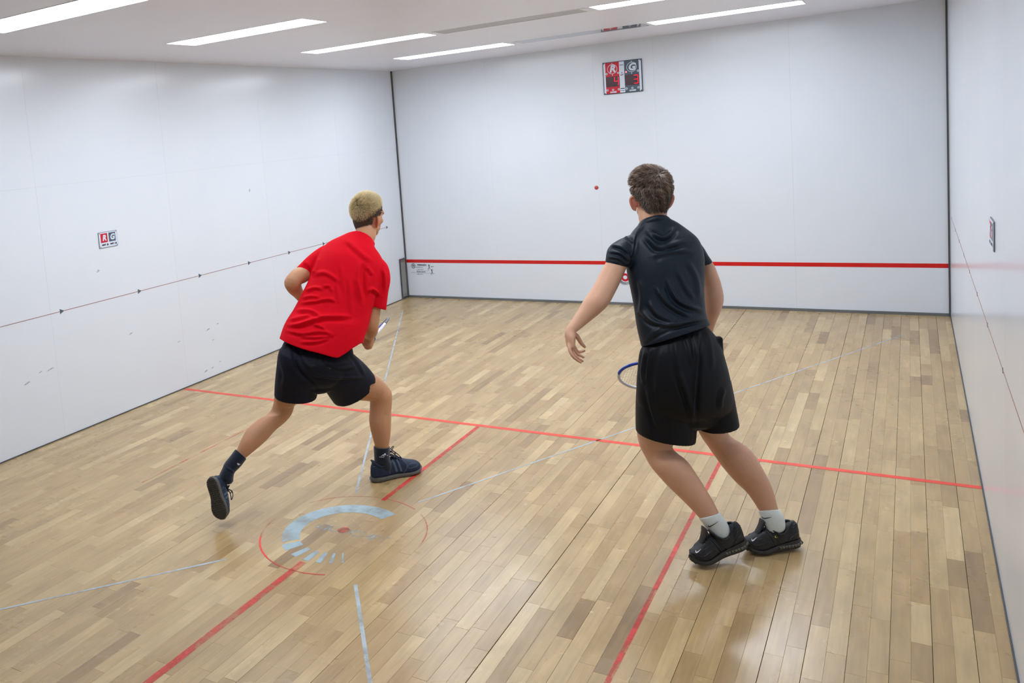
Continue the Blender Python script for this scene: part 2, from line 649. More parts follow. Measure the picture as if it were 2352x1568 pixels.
def strip(x0, y0, x1, y1, w, n=24):
    mb = MB()
    d = np.array([x1 - x0, y1 - y0]); L = np.linalg.norm(d); d /= L
    nn = np.array([-d[1], d[0]]) * w / 2
    for i in range(n):
        a = np.array([x0, y0]) + d * L * i / n
        b = np.array([x0, y0]) + d * L * (i + 1) / n
        mb.quad((*(a + nn), ZP), (*(a - nn), ZP), (*(b - nn), ZP), (*(b + nn), ZP))
    return mb


paint('service_line', strip(0.02, -3.966, W - .003, -3.966, .038), M_redA)
paint('half_court_line', strip(2.757, -3.99, 2.757, -5.25, .028), M_redW)
paint('half_court_line', strip(2.757, -6.0, 2.757, -7.7, .037), M_redW)
paint('box_line', strip(4.292, -3.99, 4.292, -7.6, .021), M_redW)
paint('box_line', strip(1.225, -3.99, 1.225, -5.6, .014), M_redF)
paint('diagonal_line', strip(.325, -.711, 2.56, -5.22, .013, 50), M_blueF)
paint('diagonal_line', strip(3.10, -6.07, 3.56, -6.68, .017, 10), M_blueF)
paint('diagonal_line', strip(5.166, -.753, 2.95, -5.2, .012, 50), M_blueF)
paint('diagonal_line', strip(2.384, -6.135, 1.50, -7.2, .014, 20), M_blueF)


def arc(cx, cy, r0, r1, a0, a1, n=40, z=ZP):
    mb = MB()
    for i in range(n):
        t0, t1 = math.radians(a0 + (a1 - a0) * i / n), math.radians(a0 + (a1 - a0) * (i + 1) / n)
        mb.quad((cx + r0 * math.cos(t0), cy + r0 * math.sin(t0), z), (cx + r1 * math.cos(t0), cy + r1 * math.sin(t0), z),
                (cx + r1 * math.cos(t1), cy + r1 * math.sin(t1), z), (cx + r0 * math.cos(t1), cy + r0 * math.sin(t1), z))
    return mb


ECX, ECY, ER = 2.77, -5.66, .43
for a0, a1, m_, nm in ((112, 150, M_redF, 'circle'), (60, 112, M_redF, 'circle'), (2, 50, M_redF, 'circle'), (-178, -150, M_redF, 'circle'), (-150, -118, M_redA, 'circle'), (-118, -68, M_redW, 'circle')):
    paint('emblem_circle', arc(2.761, -5.656, (.424 if m_ is M_redA else .427), .434, a0, a1), m_)
paint('emblem_ring', arc(2.761, -5.656, .225, .318, -136, -298), M_blueL)
for a0, a1 in ((-131, -118.5), (-109.5, -102), (-94, -87.8), (-81, -76), (-69, -66), (-57.9, -56.3)):
    paint('emblem_ray', arc(2.761, -5.656, .228, .325, a0, a1, 3), M_blueL)
tx = MB()
text_into(tx, 'RICOCHET', .085, lambda x, y, z: (2.80 + x, -5.65 + y, ZP), offset=.002, shear=.2, extrude=0)
tag(paint('emblem_lettering', tx, M_blueLF), kind='stuff')
paint('emblem_dot', arc(2.752, -5.64, 0.002, .033, 0, 360), M_redLF)

# ------------------------------------------------------------------ walls
wf = MB().box((-.1, .012, -.1), (W + .1, .12, H + .05)).obj('wall_front', M_back)
tag(wf, 'white front wall of the court with a red line low across it', kind='structure')
xs = [0, 1.22, 2.44, 3.06, 4.287, W]
for a, b in zip(xs[:-1], xs[1:]):
    MB().box((a + .0003, 0, 0), (b - .0003, .012, H)).obj('panel', M_wall, wf)
wl = MB().box((-.12, YB, -.1), (-.012, .012, H + .05)).obj('wall_left', M_back)
tag(wl, 'white left side wall with a thin line of triangle markers along it', kind='structure')
wr = MB().box((W + .012, YB, -.1), (W + .12, .012, H + .05)).obj('wall_right', M_back)
tag(wr, 'glossy white right side wall seen at a shallow angle', kind='structure')
ys = [0, -1.3, -2.6, -3.905, -5.2, -6.5, -7.8, -9.1, YB]
for a, b in zip(ys[:-1], ys[1:]):
    for z0, z1 in ((0, 1.8452), (1.8458, H)):
        MB().box((-.012, b + .0004, z0), (0, a - .0004, z1)).obj('panel', M_wall, wl)
for a, b in zip(ys[:-1], ys[1:]):
    MB().box((W, b + .0005, 0), (W + .012, a - .0005, H)).obj('panel', M_wall, wr)
wb = MB().box((-.1, YB - .1, -.1), (W + .1, YB, H + .05)).obj('wall_back', mat('back wall', srgb(205, 205, 205), rough=.7, noise=.03))
tag(wb, 'plain pale wall behind the court', kind='structure')

# red line on the front wall; thin lines and triangles along the side walls
MB().box((.012, -.0012, .433), (W - .012, 0, .472)).obj('red_line', M_red_line, wf)
MB().box((0, -7.9, .9212), (.0012, -.38, .9252)).obj('side_line', M_brown_line, wl)
MB().box((W - .0012, -7.9, .9216), (W, -.38, .9246)).obj('side_line', M_brown_line, wr)
tri_y = [-5.87, -5.12, -4.355, -3.642, -2.967, -2.338, -1.73, -1.14, -.40]
for y in tri_y:
    for (xw, sg, wob, s, l) in ((0, 1, wl, .031, .038), (W, -1, wr, .018, .024)):
        MB().add([(xw + sg * .0015, y - .0, .923 + s * .62), (xw + sg * .0015, y + l, .923), (xw + sg * .0015, y, .923 - s * .62),
                  (xw, y, .923 + s * .62), (xw, y + l, .923), (xw, y, .923 - s * .62)],
                 [(0, 1, 2), (5, 4, 3), (0, 3, 4, 1), (1, 4, 5, 2), (2, 5, 3, 0)]).obj('marker_triangle', M_slate, wob)
# scuffs
for (px, py, l, h) in ((477, 757, .05, .012), (500, 743, .03, .008), (473, 852, .045, .012), (488, 844, .035, .01), (115, 848, .06, .01), (62, 880, .05, .012),
                       (300, 766, .04, .01), (93, 854, .03, .008), (411, 784, .03, .01), (490, 780, .03, .008), (225, 622, .03, .02), (573, 437, .02, .03), (505, 830, .03, .008)):
    d = CAMR.T @ np.array([(px - PCX) / FPX, (py - PCY) / FPX, 1.0])
    t = (0 - CAMC[0]) / d[0]
    q = CAMC + t * d
    MB().add([(.0006, q[1] + l / 2 * math.cos(t_) * (1 - .3 * math.sin(3 * t_)), q[2] + h / 2 * math.sin(t_) + .12 * l * math.cos(t_)) for t_ in np.linspace(0, 6.283, 12, endpoint=False)], [tuple(range(12))]).obj('scuff', M_scuff, wl)

# trims
tag(MB().box((-.004, -.018, .0), (.014, .0, H)).obj('trim_1', M_dark), 'dark vertical metal strip in the left front corner', kind='structure')
tag(MB().box((W - .014, -.018, .0), (W + .004, .0, H)).obj('trim_2', M_dark), 'dark vertical metal strip in the right front corner', kind='structure')
tag(MB().box((.015, -.012, 0), (W - .015, -.0005, .026)).obj('baseboard_front', M_alu), 'narrow grey metal strip at the foot of the front wall', kind='structure')
tag(MB().box((.0005, -8.0, 0), (.006, -.17, .008)).obj('baseboard_left', M_dark), 'thin dark joint strip at the foot of the left wall', kind='structure')
tag(MB().box((W - .006, -8.0, 0), (W - .0005, -.02, .008)).obj('baseboard_right', M_dark), 'thin dark joint strip at the foot of the right wall', kind='structure')

# corner hatch at the foot of the left wall
hatch = empty('access_panel', (0, -.09, 0))
tag(hatch, 'narrow grey metal access panel in a dark frame at the left front corner', 'panel')


def P_hatch(mb, name, m):
    o = mb.obj(name, m); o.parent = hatch; o.matrix_parent_inverse = Matrix.Translation((0, .09, 0)); return o


fr = MB()
fr.box((.001, -.165, .008), (.016, -.152, .50)); fr.box((.001, -.034, .008), (.016, -.021, .50))
fr.box((.001, -.152, .482), (.016, -.034, .50)); fr.box((.001, -.152, .008), (.016, -.034, .03))
P_hatch(fr, 'frame', M_dark)
P_hatch(MB().box((.001, -.152, .03), (.010, -.034, .482)), 'plate', mat('brushed grey plate', srgb(150, 150, 146), rough=.42, metal=.35, noise=.08, nscale=4))
P_hatch(MB().box((.0101, -.15, .46), (.0125, -.036, .468)), 'rib', M_alu)
P_hatch(MB().box((.0101, -.15, .05), (.0125, -.036, .056)), 'rib', M_alu)

# ------------------------------------------------------------------ ceiling with its light panels
LX = [(.872, 2.062), (3.362, 4.540)]
LY = [(-1.470, -1.150), (-3.05, -2.79), (-4.645, -4.35), (-6.235, -5.93)]
VX = (2.13, 3.335)
holes = [(x0, x1, y0, y1) for (x0, x1) in LX for (y0, y1) in LY]
vents = [(VX[0], VX[1], LY[0][0] + .02, LY[0][1] - .015), (VX[0], VX[1], LY[1][0] + .02, LY[1][1] - .015)]
allh = holes + vents
xb = sorted(set([-.1, W + .1] + [v for h in allh for v in h[:2]]))
yb = sorted(set([YB - .1, .12] + [v for h in allh for v in h[2:]]))
ce = MB()
for i in range(len(xb) - 1):
    for j in range(len(yb) - 1):
        mx, my = (xb[i] + xb[i + 1]) / 2, (yb[j] + yb[j + 1]) / 2
        if any(h[0] < mx < h[1] and h[2] < my < h[3] for h in allh): continue
        ce.box((xb[i], yb[j], H), (xb[i + 1], yb[j + 1], H + .06))
ceil = ce.obj('ceiling', M_ceil)
tag(ceil, 'smooth white ceiling with rows of long light panels let into it', kind='structure')
M_lamp = mat('lit diffuser', (.9, .9, .9, 1), rough=.4, emit=(*LAMP_COLOUR, 1), estr=LAMP_STRENGTH)
M_frame = mat('white lamp frame', srgb(225, 226, 228), rough=.4, noise=.01)
where = {(0, 0): 'left light panel of the row nearest the front wall', (0, 1): 'left light panel of the second row from the front wall',
         (0, 2): 'left light panel of the third row from the front wall', (0, 3): 'largest left light panel, cut by the top left picture corner',
         (1, 0): 'right light panel nearest the front wall, beside the grey vent strip', (1, 1): 'right light panel beside the perforated grille, cut by the picture edge',
         (1, 2): 'right light panel of the third row, overhead out of the picture', (1, 3): 'right light panel of the fourth row, overhead out of the picture'}
for i, (x0, x1) in enumerate(LX):
    for j, (y0, y1) in enumerate(LY):
        e = empty('ceiling_light', ((x0 + x1) / 2, (y0 + y1) / 2, H))
        tag(e, 'glowing white ' + where[(i, j)], 'light', 'light panels let into the ceiling')
        inv = Matrix.Translation((-(x0 + x1) / 2, -(y0 + y1) / 2, -H))
        f = MB(); t = .007
        f.box((x0 + .001, y0 + .001, H - .002), (x0 + t, y1 - .001, H + .05)); f.box((x1 - t, y0 + .001, H - .002), (x1 - .001, y1 - .001, H + .05))
        f.box((x0 + t, y0 + .001, H - .002), (x1 - t, y0 + t, H + .05)); f.box((x0 + t, y1 - t, H - .002), (x1 - t, y1 - .001, H + .05))
        o = f.obj('frame', M_frame, e); o.matrix_parent_inverse = inv
        o = MB().box((x0 + t, y0 + t, H + .006), (x1 - t, y1 - t, H + .012)).obj('diffuser', M_lamp, e); o.matrix_parent_inverse = inv

# grey vent strip between the front lights: hangs a touch lower at its far edge and mirrors the scoreboard
x0, x1, y0, y1 = vents[0]
v = empty('ceiling_vent', ((x0 + x1) / 2, (y0 + y1) / 2, H))
tag(v, 'shiny smooth grey vent strip between the two front light panels', 'vent')
inv = Matrix.Translation((-(x0 + x1) / 2, -(y0 + y1) / 2, -H))
M_mirror = mat('polished vent plate', srgb(190, 192, 200), rough=.04, metal=.62, noise=.01)
dz = (y1 - y0) * math.tan(math.radians(1.75))
o = MB().add([(x0 + .02, y0 + .01, H + .004), (x1 - .02, y0 + .01, H + .004), (x1 - .02, y1 - .01, H + .004 - dz), (x0 + .02, y1 - .01, H + .004 - dz),
              (x0 + .02, y0 + .01, H + .03), (x1 - .02, y0 + .01, H + .03), (x1 - .02, y1 - .01, H + .03), (x0 + .02, y1 - .01, H + .03)],
             [(3, 2, 1, 0), (4, 5, 6, 7), (0, 1, 5, 4), (1, 2, 6, 5), (2, 3, 7, 6), (3, 0, 4, 7)]).obj('plate', M_mirror, v); o.matrix_parent_inverse = inv
f = MB()
f.box((x0, y0, H - .001), (x1, y0 + .008, H + .05)); f.box((x0, y1 - .008, H - .003), (x1, y1, H + .05))
f.box((x0, y0 + .008, H - .001), (x0 + .015, y1 - .008, H + .05)); f.box((x1 - .015, y0 + .008, H - .001), (x1, y1 - .008, H + .05))
o = f.obj('frame', M_frame, v); o.matrix_parent_inverse = inv
x0, x1, y0, y1 = vents[1]
v = empty('ceiling_vent', ((x0 + x1) / 2, (y0 + y1) / 2, H))
tag(v, 'perforated pale grey air grille in the second row of light panels', 'vent')
inv = Matrix.Translation((-(x0 + x1) / 2, -(y0 + y1) / 2, -H))
mp = bpy.data.materials.new('perforated plate'); mp.use_nodes = True
nt = mp.node_tree; pb = nt.nodes['Principled BSDF']; pb.inputs['Roughness'].default_value = .45
tc = nt.nodes.new('ShaderNodeTexCoord'); vo = nt.nodes.new('ShaderNodeTexVoronoi'); vo.inputs['Scale'].default_value = 95; vo.inputs['Randomness'].default_value = 0
nt.links.new(tc.outputs['Object'], vo.inputs['Vector'])
cr = nt.nodes.new('ShaderNodeValToRGB'); cr.color_ramp.elements[0].position = .34; cr.color_ramp.elements[0].color = srgb(92, 92, 98)
cr.color_ramp.elements[1].position = .42; cr.color_ramp.elements[1].color = srgb(212, 212, 217)
nt.links.new(vo.outputs['Distance'], cr.inputs[0]); nt.links.new(cr.outputs[0], pb.inputs['Base Color'])
o = MB().box((x0 + .012, y0 + .01, H - .001), (x1 - .05, y1 - .01, H + .01)).obj('grille', mp, v); o.matrix_parent_inverse = inv
f = MB()
f.box((x0, y0, H - .003), (x1, y0 + .008, H + .05)); f.box((x0, y1 - .008, H - .003), (x1, y1, H + .05))
f.box((x0, y0 + .008, H - .003), (x0 + .01, y1 - .008, H + .05)); f.box((x1 - .045, y0 + .008, H - .003), (x1, y1 - .008, H + .05))
o = f.obj('frame', M_frame, v); o.matrix_parent_inverse = inv

# ================================================================== SIGNS
M_white = mat('white print', srgb(214, 222, 236), rough=.4, noise=.01)
M_sred = mat('red print', srgb(196, 10, 40), rough=.35, noise=.03)
M_sgrey = mat('slate print', srgb(76, 92, 106), rough=.35, noise=.03)
M_navy = mat('navy edge', srgb(44, 52, 66), rough=.4, noise=.05)
M_disp = mat('dark display', srgb(70, 40, 48), rough=.2, noise=.05)
M_led = mat('lit red digits', srgb(200, 10, 40), rough=.4, emit=srgb(250, 10, 50), estr=.9)
M_ledw = mat('lit red lamp', srgb(255, 150, 160), rough=.4, emit=srgb(255, 120, 130), estr=1.0)
M_black = mat('black dot', srgb(24, 28, 36), rough=.4, noise=.05)

SBX, SBZ, SBW, SBH = 2.5495, 2.5680, .3985, .3310
sb = empty('scoreboard', (SBX + SBW / 2, -.001, SBZ - SBH / 2))
tag(sb, 'electronic scoreboard with red R and grey G halves high on the front wall', 'scoreboard')
sinv = Matrix.Translation((-(SBX + SBW / 2), .001, -(SBZ - SBH / 2)))


def sp(u, v, d):
    return (SBX + u * SBW, -.001 - d, SBZ - v * SBH)


def sbox(mb, u0, v0, u1, v1, d0, d1):
    a, b = sp(u0, v0, d0), sp(u1, v1, d1)
    return mb.box((a[0], b[1], b[2]), (b[0], a[1], a[2]))


def sbo(mb, name, m):
    o = mb.obj(name, m, sb); o.matrix_parent_inverse = sinv; return o


def disc(mb, cu, cv, r0, r1, d, n=24, plane=sp, asp=SBW / SBH):
    for i in range(n):
        a0, a1 = 2 * math.pi * i / n, 2 * math.pi * (i + 1) / n
        P = [plane(cu + r1 * math.cos(a0), cv + r1 * math.sin(a0) * asp, d), plane(cu + r1 * math.cos(a1), cv + r1 * math.sin(a1) * asp, d)]
        if r0 > 0:
            P += [plane(cu + r0 * math.cos(a1), cv + r0 * math.sin(a1) * asp, d), plane(cu + r0 * math.cos(a0), cv + r0 * math.sin(a0) * asp, d)]
        else:
            P += [plane(cu, cv, d)]
        mb.quad(*P)
    return mb


sbo(sbox(MB(), 0, 0, 1, 1, 0, .012), 'case', M_navy)
for u0_, u1_ in ((.018, .068), (.425, .555), (.925, .982)):
    sbo(sbox(MB(), u0_, .02, u1_, .98, .012, .0135), 'white_strip', M_white)
sbo(sbox(MB(), .068, .02, .425, .98, .012, .0135), 'red_face', M_sred)
sbo(sbox(MB(), .555, .02, .925, .98, .012, .0135), 'grey_face', M_sgrey)
sbo(sbox(MB(), .072, .455, .424, .775, .0135, .015), 'display', M_disp)
sbo(sbox(MB(), .557, .455, .922, .775, .0135, .015), 'display', M_disp)
pr = MB()
for cu in (.247, .742):
    disc(pr, cu, .225, .116, .128, .0142)
    sbox(pr, cu - .006, .03, cu + .006, .075, .0135, .0142); sbox(pr, cu - .006, .378, cu + .006, .44, .0135, .0142)
for cu, cv in ((.098, .36), (.397, .36), (.897, .36), (.1, .87), (.245, .87), (.393, .87), (.592, .87), (.742, .87), (.89, .87)):
    disc(pr, cu, cv, .012, .027, .0142, 14)
text_into(pr, 'R', .098, lambda x, y, z: (SBX + .247 * SBW + x, -.0152 - z, SBZ - .228 * SBH + y), offset=.0045, shear=.22)
text_into(pr, 'G', .098, lambda x, y, z: (SBX + .742 * SBW + x, -.0152 - z, SBZ - .228 * SBH + y), offset=.0045, shear=.22)
text_into(pr, 'GAMES', .021, lambda x, y, z: (SBX + .247 * SBW + x, -.0152 - z, SBZ - .943 * SBH + y), offset=.0012, shear=.2)
text_into(pr, 'GAMES', .021, lambda x, y, z: (SBX + .742 * SBW + x, -.0152 - z, SBZ - .943 * SBH + y), offset=.0012, shear=.2)
tag(sbo(pr, 'white_print', M_white), kind='stuff')
bk = MB()
for cu, cv in ((.098, .36), (.397, .36), (.897, .36), (.1, .87), (.245, .87), (.393, .87), (.592, .87), (.742, .87), (.89, .87)):
    disc(bk, cu, cv, 0, .0115, .0143, 10)
for cu, cv in ((.035, .035), (.965, .04), (.035, .965), (.965, .965)):
    disc(bk, cu, cv, 0, .014, .0143, 10)
disc(bk, .49, .37, 0, .013, .0143, 10)
text_into(bk, 'LET', .02, lambda x, y, z: (SBX + .49 * SBW + x, -.0148 - z, SBZ - .435 * SBH + y), offset=.0008, shear=.15)
sbox(bk, .438, .122, .542, .138, .0135, .0142)
sbox(bk, .438, .845, .542, .87, .0135, .0142); sbox(bk, .438, .912, .54, .925, .0135, .0142)
tag(sbo(bk, 'dark_print', M_black), kind='stuff')


def seg(mb, u, v, w, h, on):
    t = .022
    S = {'a': (u, v, u + w, v + t), 'g': (u, v + h / 2 - t / 2, u + w, v + h / 2 + t / 2), 'd': (u, v + h - t, u + w, v + h),
         'f': (u, v, u + t * .8, v + h / 2), 'b': (u + w - t * .8, v, u + w, v + h / 2), 'e': (u, v + h / 2, u + t * .8, v + h), 'c': (u + w - t * .8, v + h / 2, u + w, v + h)}
    for k in on:
        sbox(mb, *S[k], .015, .0158)


dg_ = MB(); seg(dg_, .285, .475, .115, .27, 'fgbc'); sbo(dg_, 'score_digit', M_led)
dg_ = MB(); seg(dg_, .79, .475, .11, .27, 'agdbc'); sbo(dg_, 'score_digit', M_led)
sbo(disc(MB(), .598, .36, 0, .024, .0142, 14), 'serve_lamp', M_ledw)


def button_plate(xw, sg, y_near, label):
    """RG push-button plate on a side wall; sg = direction of the room"""
    Wd, Hd, zt = .186, .123, 1.4465
    e = empty('button_plate', (xw, y_near + Wd / 2, zt - Hd / 2))
    tag(e, label, 'plate')
    iv = Matrix.Translation((-xw, -(y_near + Wd / 2), -(zt - Hd / 2)))

    def pl(u, v, d):
        yy = y_near + u * Wd if sg > 0 else y_near + Wd - u * Wd
        return (xw + sg * (.0005 + d), yy, zt - v * Hd)

    def bx(mb, u0, v0, u1, v1, d0, d1):
        a, b = pl(u0, v0, d0), pl(u1, v1, d1)
        lo = [min(p, q) for p, q in zip(a, b)]; hi = [max(p, q) for p, q in zip(a, b)]
        return mb.box(lo, hi)

    def add(mb, n, m):
        o = mb.obj(n, m, e); o.matrix_parent_inverse = iv
        if n.endswith('print'): tag(o, kind='stuff')
    add(bx(MB(), 0, 0, 1, 1, 0, .004), 'case', M_alu)
    add(bx(MB(), .02, .03, .98, .97, .004, .006), 'face', M_white)
    add(bx(MB(), .1, .09, .46, .66, .006, .0068), 'red_square', M_sred)
    add(bx(MB(), .53, .09, .89, .66, .006, .0068), 'grey_square', M_sgrey)
    w = MB()
    tf = lambda cu, cv: (lambda x, y, z: pl(cu + x / Wd, cv - y / Hd, .0076 + z))
    text_into(w, 'R', .06, tf(.28, .385), offset=.0028, shear=.2)
    text_into(w, 'G', .06, tf(.71, .385), offset=.0028, shear=.2)
    add(w, 'white_print', M_white)
    k = MB()
    text_into(k, 'RESET', .0145, tf(.23, .81), offset=.0006, shear=.2)
    text_into(k, 'RESET', .0145, tf(.67, .81), offset=.0006, shear=.2)
    for cu, cv in ((.06, .075), (.94, .075), (.06, .925), (.94, .925)):
        disc(k, cu, cv, 0, .02, .0068, 10, pl, Wd / Hd)
    add(k, 'dark_print', M_black)
    add(disc(MB(), .43, .81, 0, .045, .0085, 16, pl, Wd / Hd), 'button', M_sgrey)
    add(disc(MB(), .88, .81, 0, .045, .0085, 16, pl, Wd / Hd), 'button', M_sgrey)


button_plate(0, 1, -4.694, 'small white push button plate with R and G on the left wall')
button_plate(W, -1, -4.79, 'small push button plate seen edge on along the right wall')

# maker's print low on the front wall
mk = MB()
tfm = lambda cx, cz: (lambda x, y, z: (cx + x, -.0012 - z, cz + y))
text_into(mk, 'FIBERESIN', .029, tfm(.222, .404), offset=.0012, extrude=.0002)
text_into(mk, 'Industries, Inc.', .018, tfm(.185, .377), extrude=.0002)
text_into(mk, 'fiberesin panels', .0135, tfm(.20, .352), extrude=.0002)
text_into(mk, 'Racket sports', .022, tfm(.205, .322), offset=.0006, extrude=.0002)
text_into(mk, 'walls & floors', .0165, tfm(.19, .292), extrude=.0002)
text_into(mk, 'sport', .019, tfm(.363, .388), offset=.0006, shear=.3, extrude=.0002)


def wl_line(mb, pts, w):
    P = [np.array(p, float) for p in pts]
    for a, b in zip(P[:-1], P[1:]):
        d = b - a; d /= np.linalg.norm(d); n = np.array([-d[1], d[0]]) * w / 2
        q = [a + n, a - n, b - n, b + n]
        mb.quad(*[(c[0], -.0013, c[1]) for c in q])


def wl_disc(mb, cx, cz, r0, r1, n=20):
    disc(mb, cx, cz, r0, r1, 0, n, plane=lambda u, v, d: (u, -.0013, v), asp=1)


wl_disc(mk, .103, .393, .026, .031); wl_disc(mk, .103, .405, .008, .013); wl_disc(mk, .103, .378, .009, .014)
wl_line(mk, [(.078, .393), (.128, .400)], .005); wl_line(mk, [(.083, .410), (.122, .385)], .004)
wl_line(mk, [(.065, .309), (.395, .304)], .002); wl_line(mk, [(.145, .337), (.31, .333)], .002)
# two tiny playing figures
for (cx, cz, s) in ((.318, .403, 1.0), (.352, .345, 1.0)):
    wl_disc(mk, cx, cz, 0, .009)
    wl_line(mk, [(cx + .002, cz - .004), (cx + .006, cz - .03)], .011)
    wl_line(mk, [(cx + .006, cz - .028), (cx - .012, cz - .046), (cx - .006, cz - .062)], .006)
    wl_line(mk, [(cx + .006, cz - .028), (cx + .016, cz - .05)], .006)
    wl_line(mk, [(cx + .002, cz - .012), (cx + .02, cz + .008)], .004)
tag(mk.obj('makers_print', mat('grey wall print', srgb(96, 104, 118), rough=.5, noise=.05), wf), kind='stuff')

# round emblem on the front wall, mostly hidden behind the player in black
em = MB(); ex, ez = 2.668, .297
wl_disc(em, ex, ez, 0.021, .044, 36)
em.obj('red_emblem', M_sred, wf)
em = MB(); wl_disc(em, ex, ez, 0, .020, 20)
em.obj('emblem_centre', M_white, wf)
em = MB()
for k in range(17):
    a = math.radians(195 + k * 9.4)
    wl_line(em, [(ex + .053 * math.cos(a), ez + .053 * math.sin(a)), (ex + .083 * math.cos(a), ez + .083 * math.sin(a))], .0095 - k * .0004)
tag(em.obj('emblem_rays', M_sgrey, wf), kind='stuff')

# ================================================================== PEOPLE
M_skin = mat('skin', srgb(204, 158, 130), rough=.5, noise=.05, nscale=14, bump=.12, bscale=160, sss=.12, spec=.35)
M_skin2 = mat('tanned skin', srgb(188, 138, 102), rough=.5, noise=.06, nscale=14, bump=.12, bscale=160, sss=.1, spec=.35)
M_redshirt = mat('red jersey', srgb(208, 0, 26), rough=.8, noise=.03, nscale=30, bump=.1, bscale=420, spec=.12)
M_blackshirt = mat('black sports fabric', srgb(13, 25, 36), rough=.5, noise=.06, nscale=30, bump=.06, bscale=500, spec=.28)
M_redshorts = mat('navy black shorts fabric', srgb(22, 24, 36), rough=.62, noise=.06, nscale=30, bump=.08, bscale=420, spec=.15)
M_blackshorts = mat('black shorts fabric', srgb(13, 15, 21), rough=.55, noise=.06, nscale=30, bump=.05, bscale=420, spec=.2)
M_sock = mat('navy sock', srgb(22, 30, 46), rough=.9, noise=.1, nscale=120, bump=.3, bscale=300, sheen=.3, spec=.2)
M_wsock = mat('white sock', srgb(214, 224, 222), rough=.9, noise=.03, nscale=120, bump=.3, bscale=300, sheen=.3, spec=.2)
M_upper = mat('navy suede', srgb(28, 42, 66), rough=.6, noise=.12, nscale=60, bump=.15, bscale=220, spec=.35)
M_upper2 = mat('black mesh upper', srgb(24, 26, 32), rough=.45, noise=.15, nscale=50, bump=.2, bscale=260, spec=.45)
M_sole = mat('worn black rubber', srgb(46, 45, 44), rough=.6, noise=.25, nscale=70)
M_midsole = mat('grey midsole', srgb(92, 90, 86), rough=.5, noise=.12, nscale=50)
M_air = mat('dirty grey green cushion', srgb(84, 86, 74), rough=.3, noise=.2, nscale=60, spec=.6)
M_lace = mat('dark lace', srgb(26, 30, 52), rough=.8, noise=.1)
M_stitch = mat('pale stitching', srgb(120, 134, 150), rough=.7, noise=.1)
M_stripe = mat('grey blue stripe', srgb(70, 90, 108), rough=.5, noise=.1)
M_wmark = mat('white mark', srgb(214, 218, 226), rough=.6, noise=.03)
M_kmark = mat('dark mark', srgb(40, 42, 46), rough=.7, noise=.05)
M_yel = mat('yellow badge', srgb(226, 214, 40), rough=.5, noise=.05)
M_eye = mat('eye white', srgb(228, 224, 220), rough=.2, noise=.02)
M_iris = mat('dark iris', srgb(50, 44, 40), rough=.2, noise=.05)

for m_ in (M_skin, M_skin2):          # ears are a warmer red
    nt = m_.node_tree
    p_ = nt.nodes['Principled BSDF']
    src_ = p_.inputs['Base Color'].links[0].from_socket
    a_ = nt.nodes.new('ShaderNodeAttribute'); a_.attribute_name = 'flush'
    mx_ = nt.nodes.new('ShaderNodeMix'); mx_.data_type = 'RGBA'
    mx_.inputs['B'].default_value = srgb(206, 96, 84)
    ml_ = nt.nodes.new('ShaderNodeMath'); ml_.operation = 'MULTIPLY'; ml_.inputs[1].default_value = .6
    nt.links.new(a_.outputs['Fac'], ml_.inputs[0])
    nt.links.new(src_, mx_.inputs['A']); nt.links.new(ml_.outputs[0], mx_.inputs['Factor'])
    nt.links.new(mx_.outputs['Result'], p_.inputs['Base Color'])

FWD = CAMR[2].copy(); FWD[2] = 0; FWD /= np.linalg.norm(FWD)
UPW = np.array([0, 0, 1.0])
RGT = np.cross(FWD, UPW)


def nrm(v):
    v = np.asarray(v, float)
    return v / np.linalg.norm(v)


def frame(yaw, pitch=0, roll=0):
    """columns right, forward, up; yaw clockwise from the camera's heading, degrees"""
    y, p, r = map(math.radians, (yaw, pitch, roll))
    f = math.cos(y) * FWD + math.sin(y) * RGT
    f = nrm(f * math.cos(p) + UPW * math.sin(p))
    rt = nrm(np.cross(f, UPW)); up = np.cross(rt, f)
    rt2 = rt * math.cos(r) - up * math.sin(r); up2 = up * math.cos(r) + rt * math.sin(r)
    return np.stack([rt2, f, up2], 1)


def gnd(px, py, z=0.0):
    d = at(px, py, 1.0) - CAMC
    return CAMC + d * ((z - CAMC[2]) / d[2])


def head(mb, c, M, s=1.0):
    def e(p, r, A=None, nu=28, nv=18):
        mb.ellipsoid(c + M @ (np.array(p) * s), np.array(r) * s, M if A is None else M @ A, nu, nv)
    e((0, -.012, .036), (.075, .096, .092))
    e((0, .004, -.010), (.0725, .078, .066))
    e((0, -.010, -.055), (.058, .070, .045))
    e((0, .030, -.010), (.064, .062, .085))
    e((0, .040, -.055), (.052, .048, .050))
    e((0, .062, -.092), (.026, .026, .024))
    e((0, .075, .028), (.050, .022, .024))
    e((0, .082, .012), (.046, .014, .008))
    e((.038, .058, -.022), (.022, .026, .020)); e((-.038, .058, -.022), (.022, .026, .020))
    e((0, .098, -.022), (.0095, .015, .026)); e((0, .104, -.036), (.014, .014, .010))
    e((0, .088, -.062), (.020, .011, .006)); e((0, .086, -.071), (.018, .011, .007))
    e((.046, .012, -.062), (.014, .036, .026)); e((-.046, .012, -.062), (.014, .036, .026))


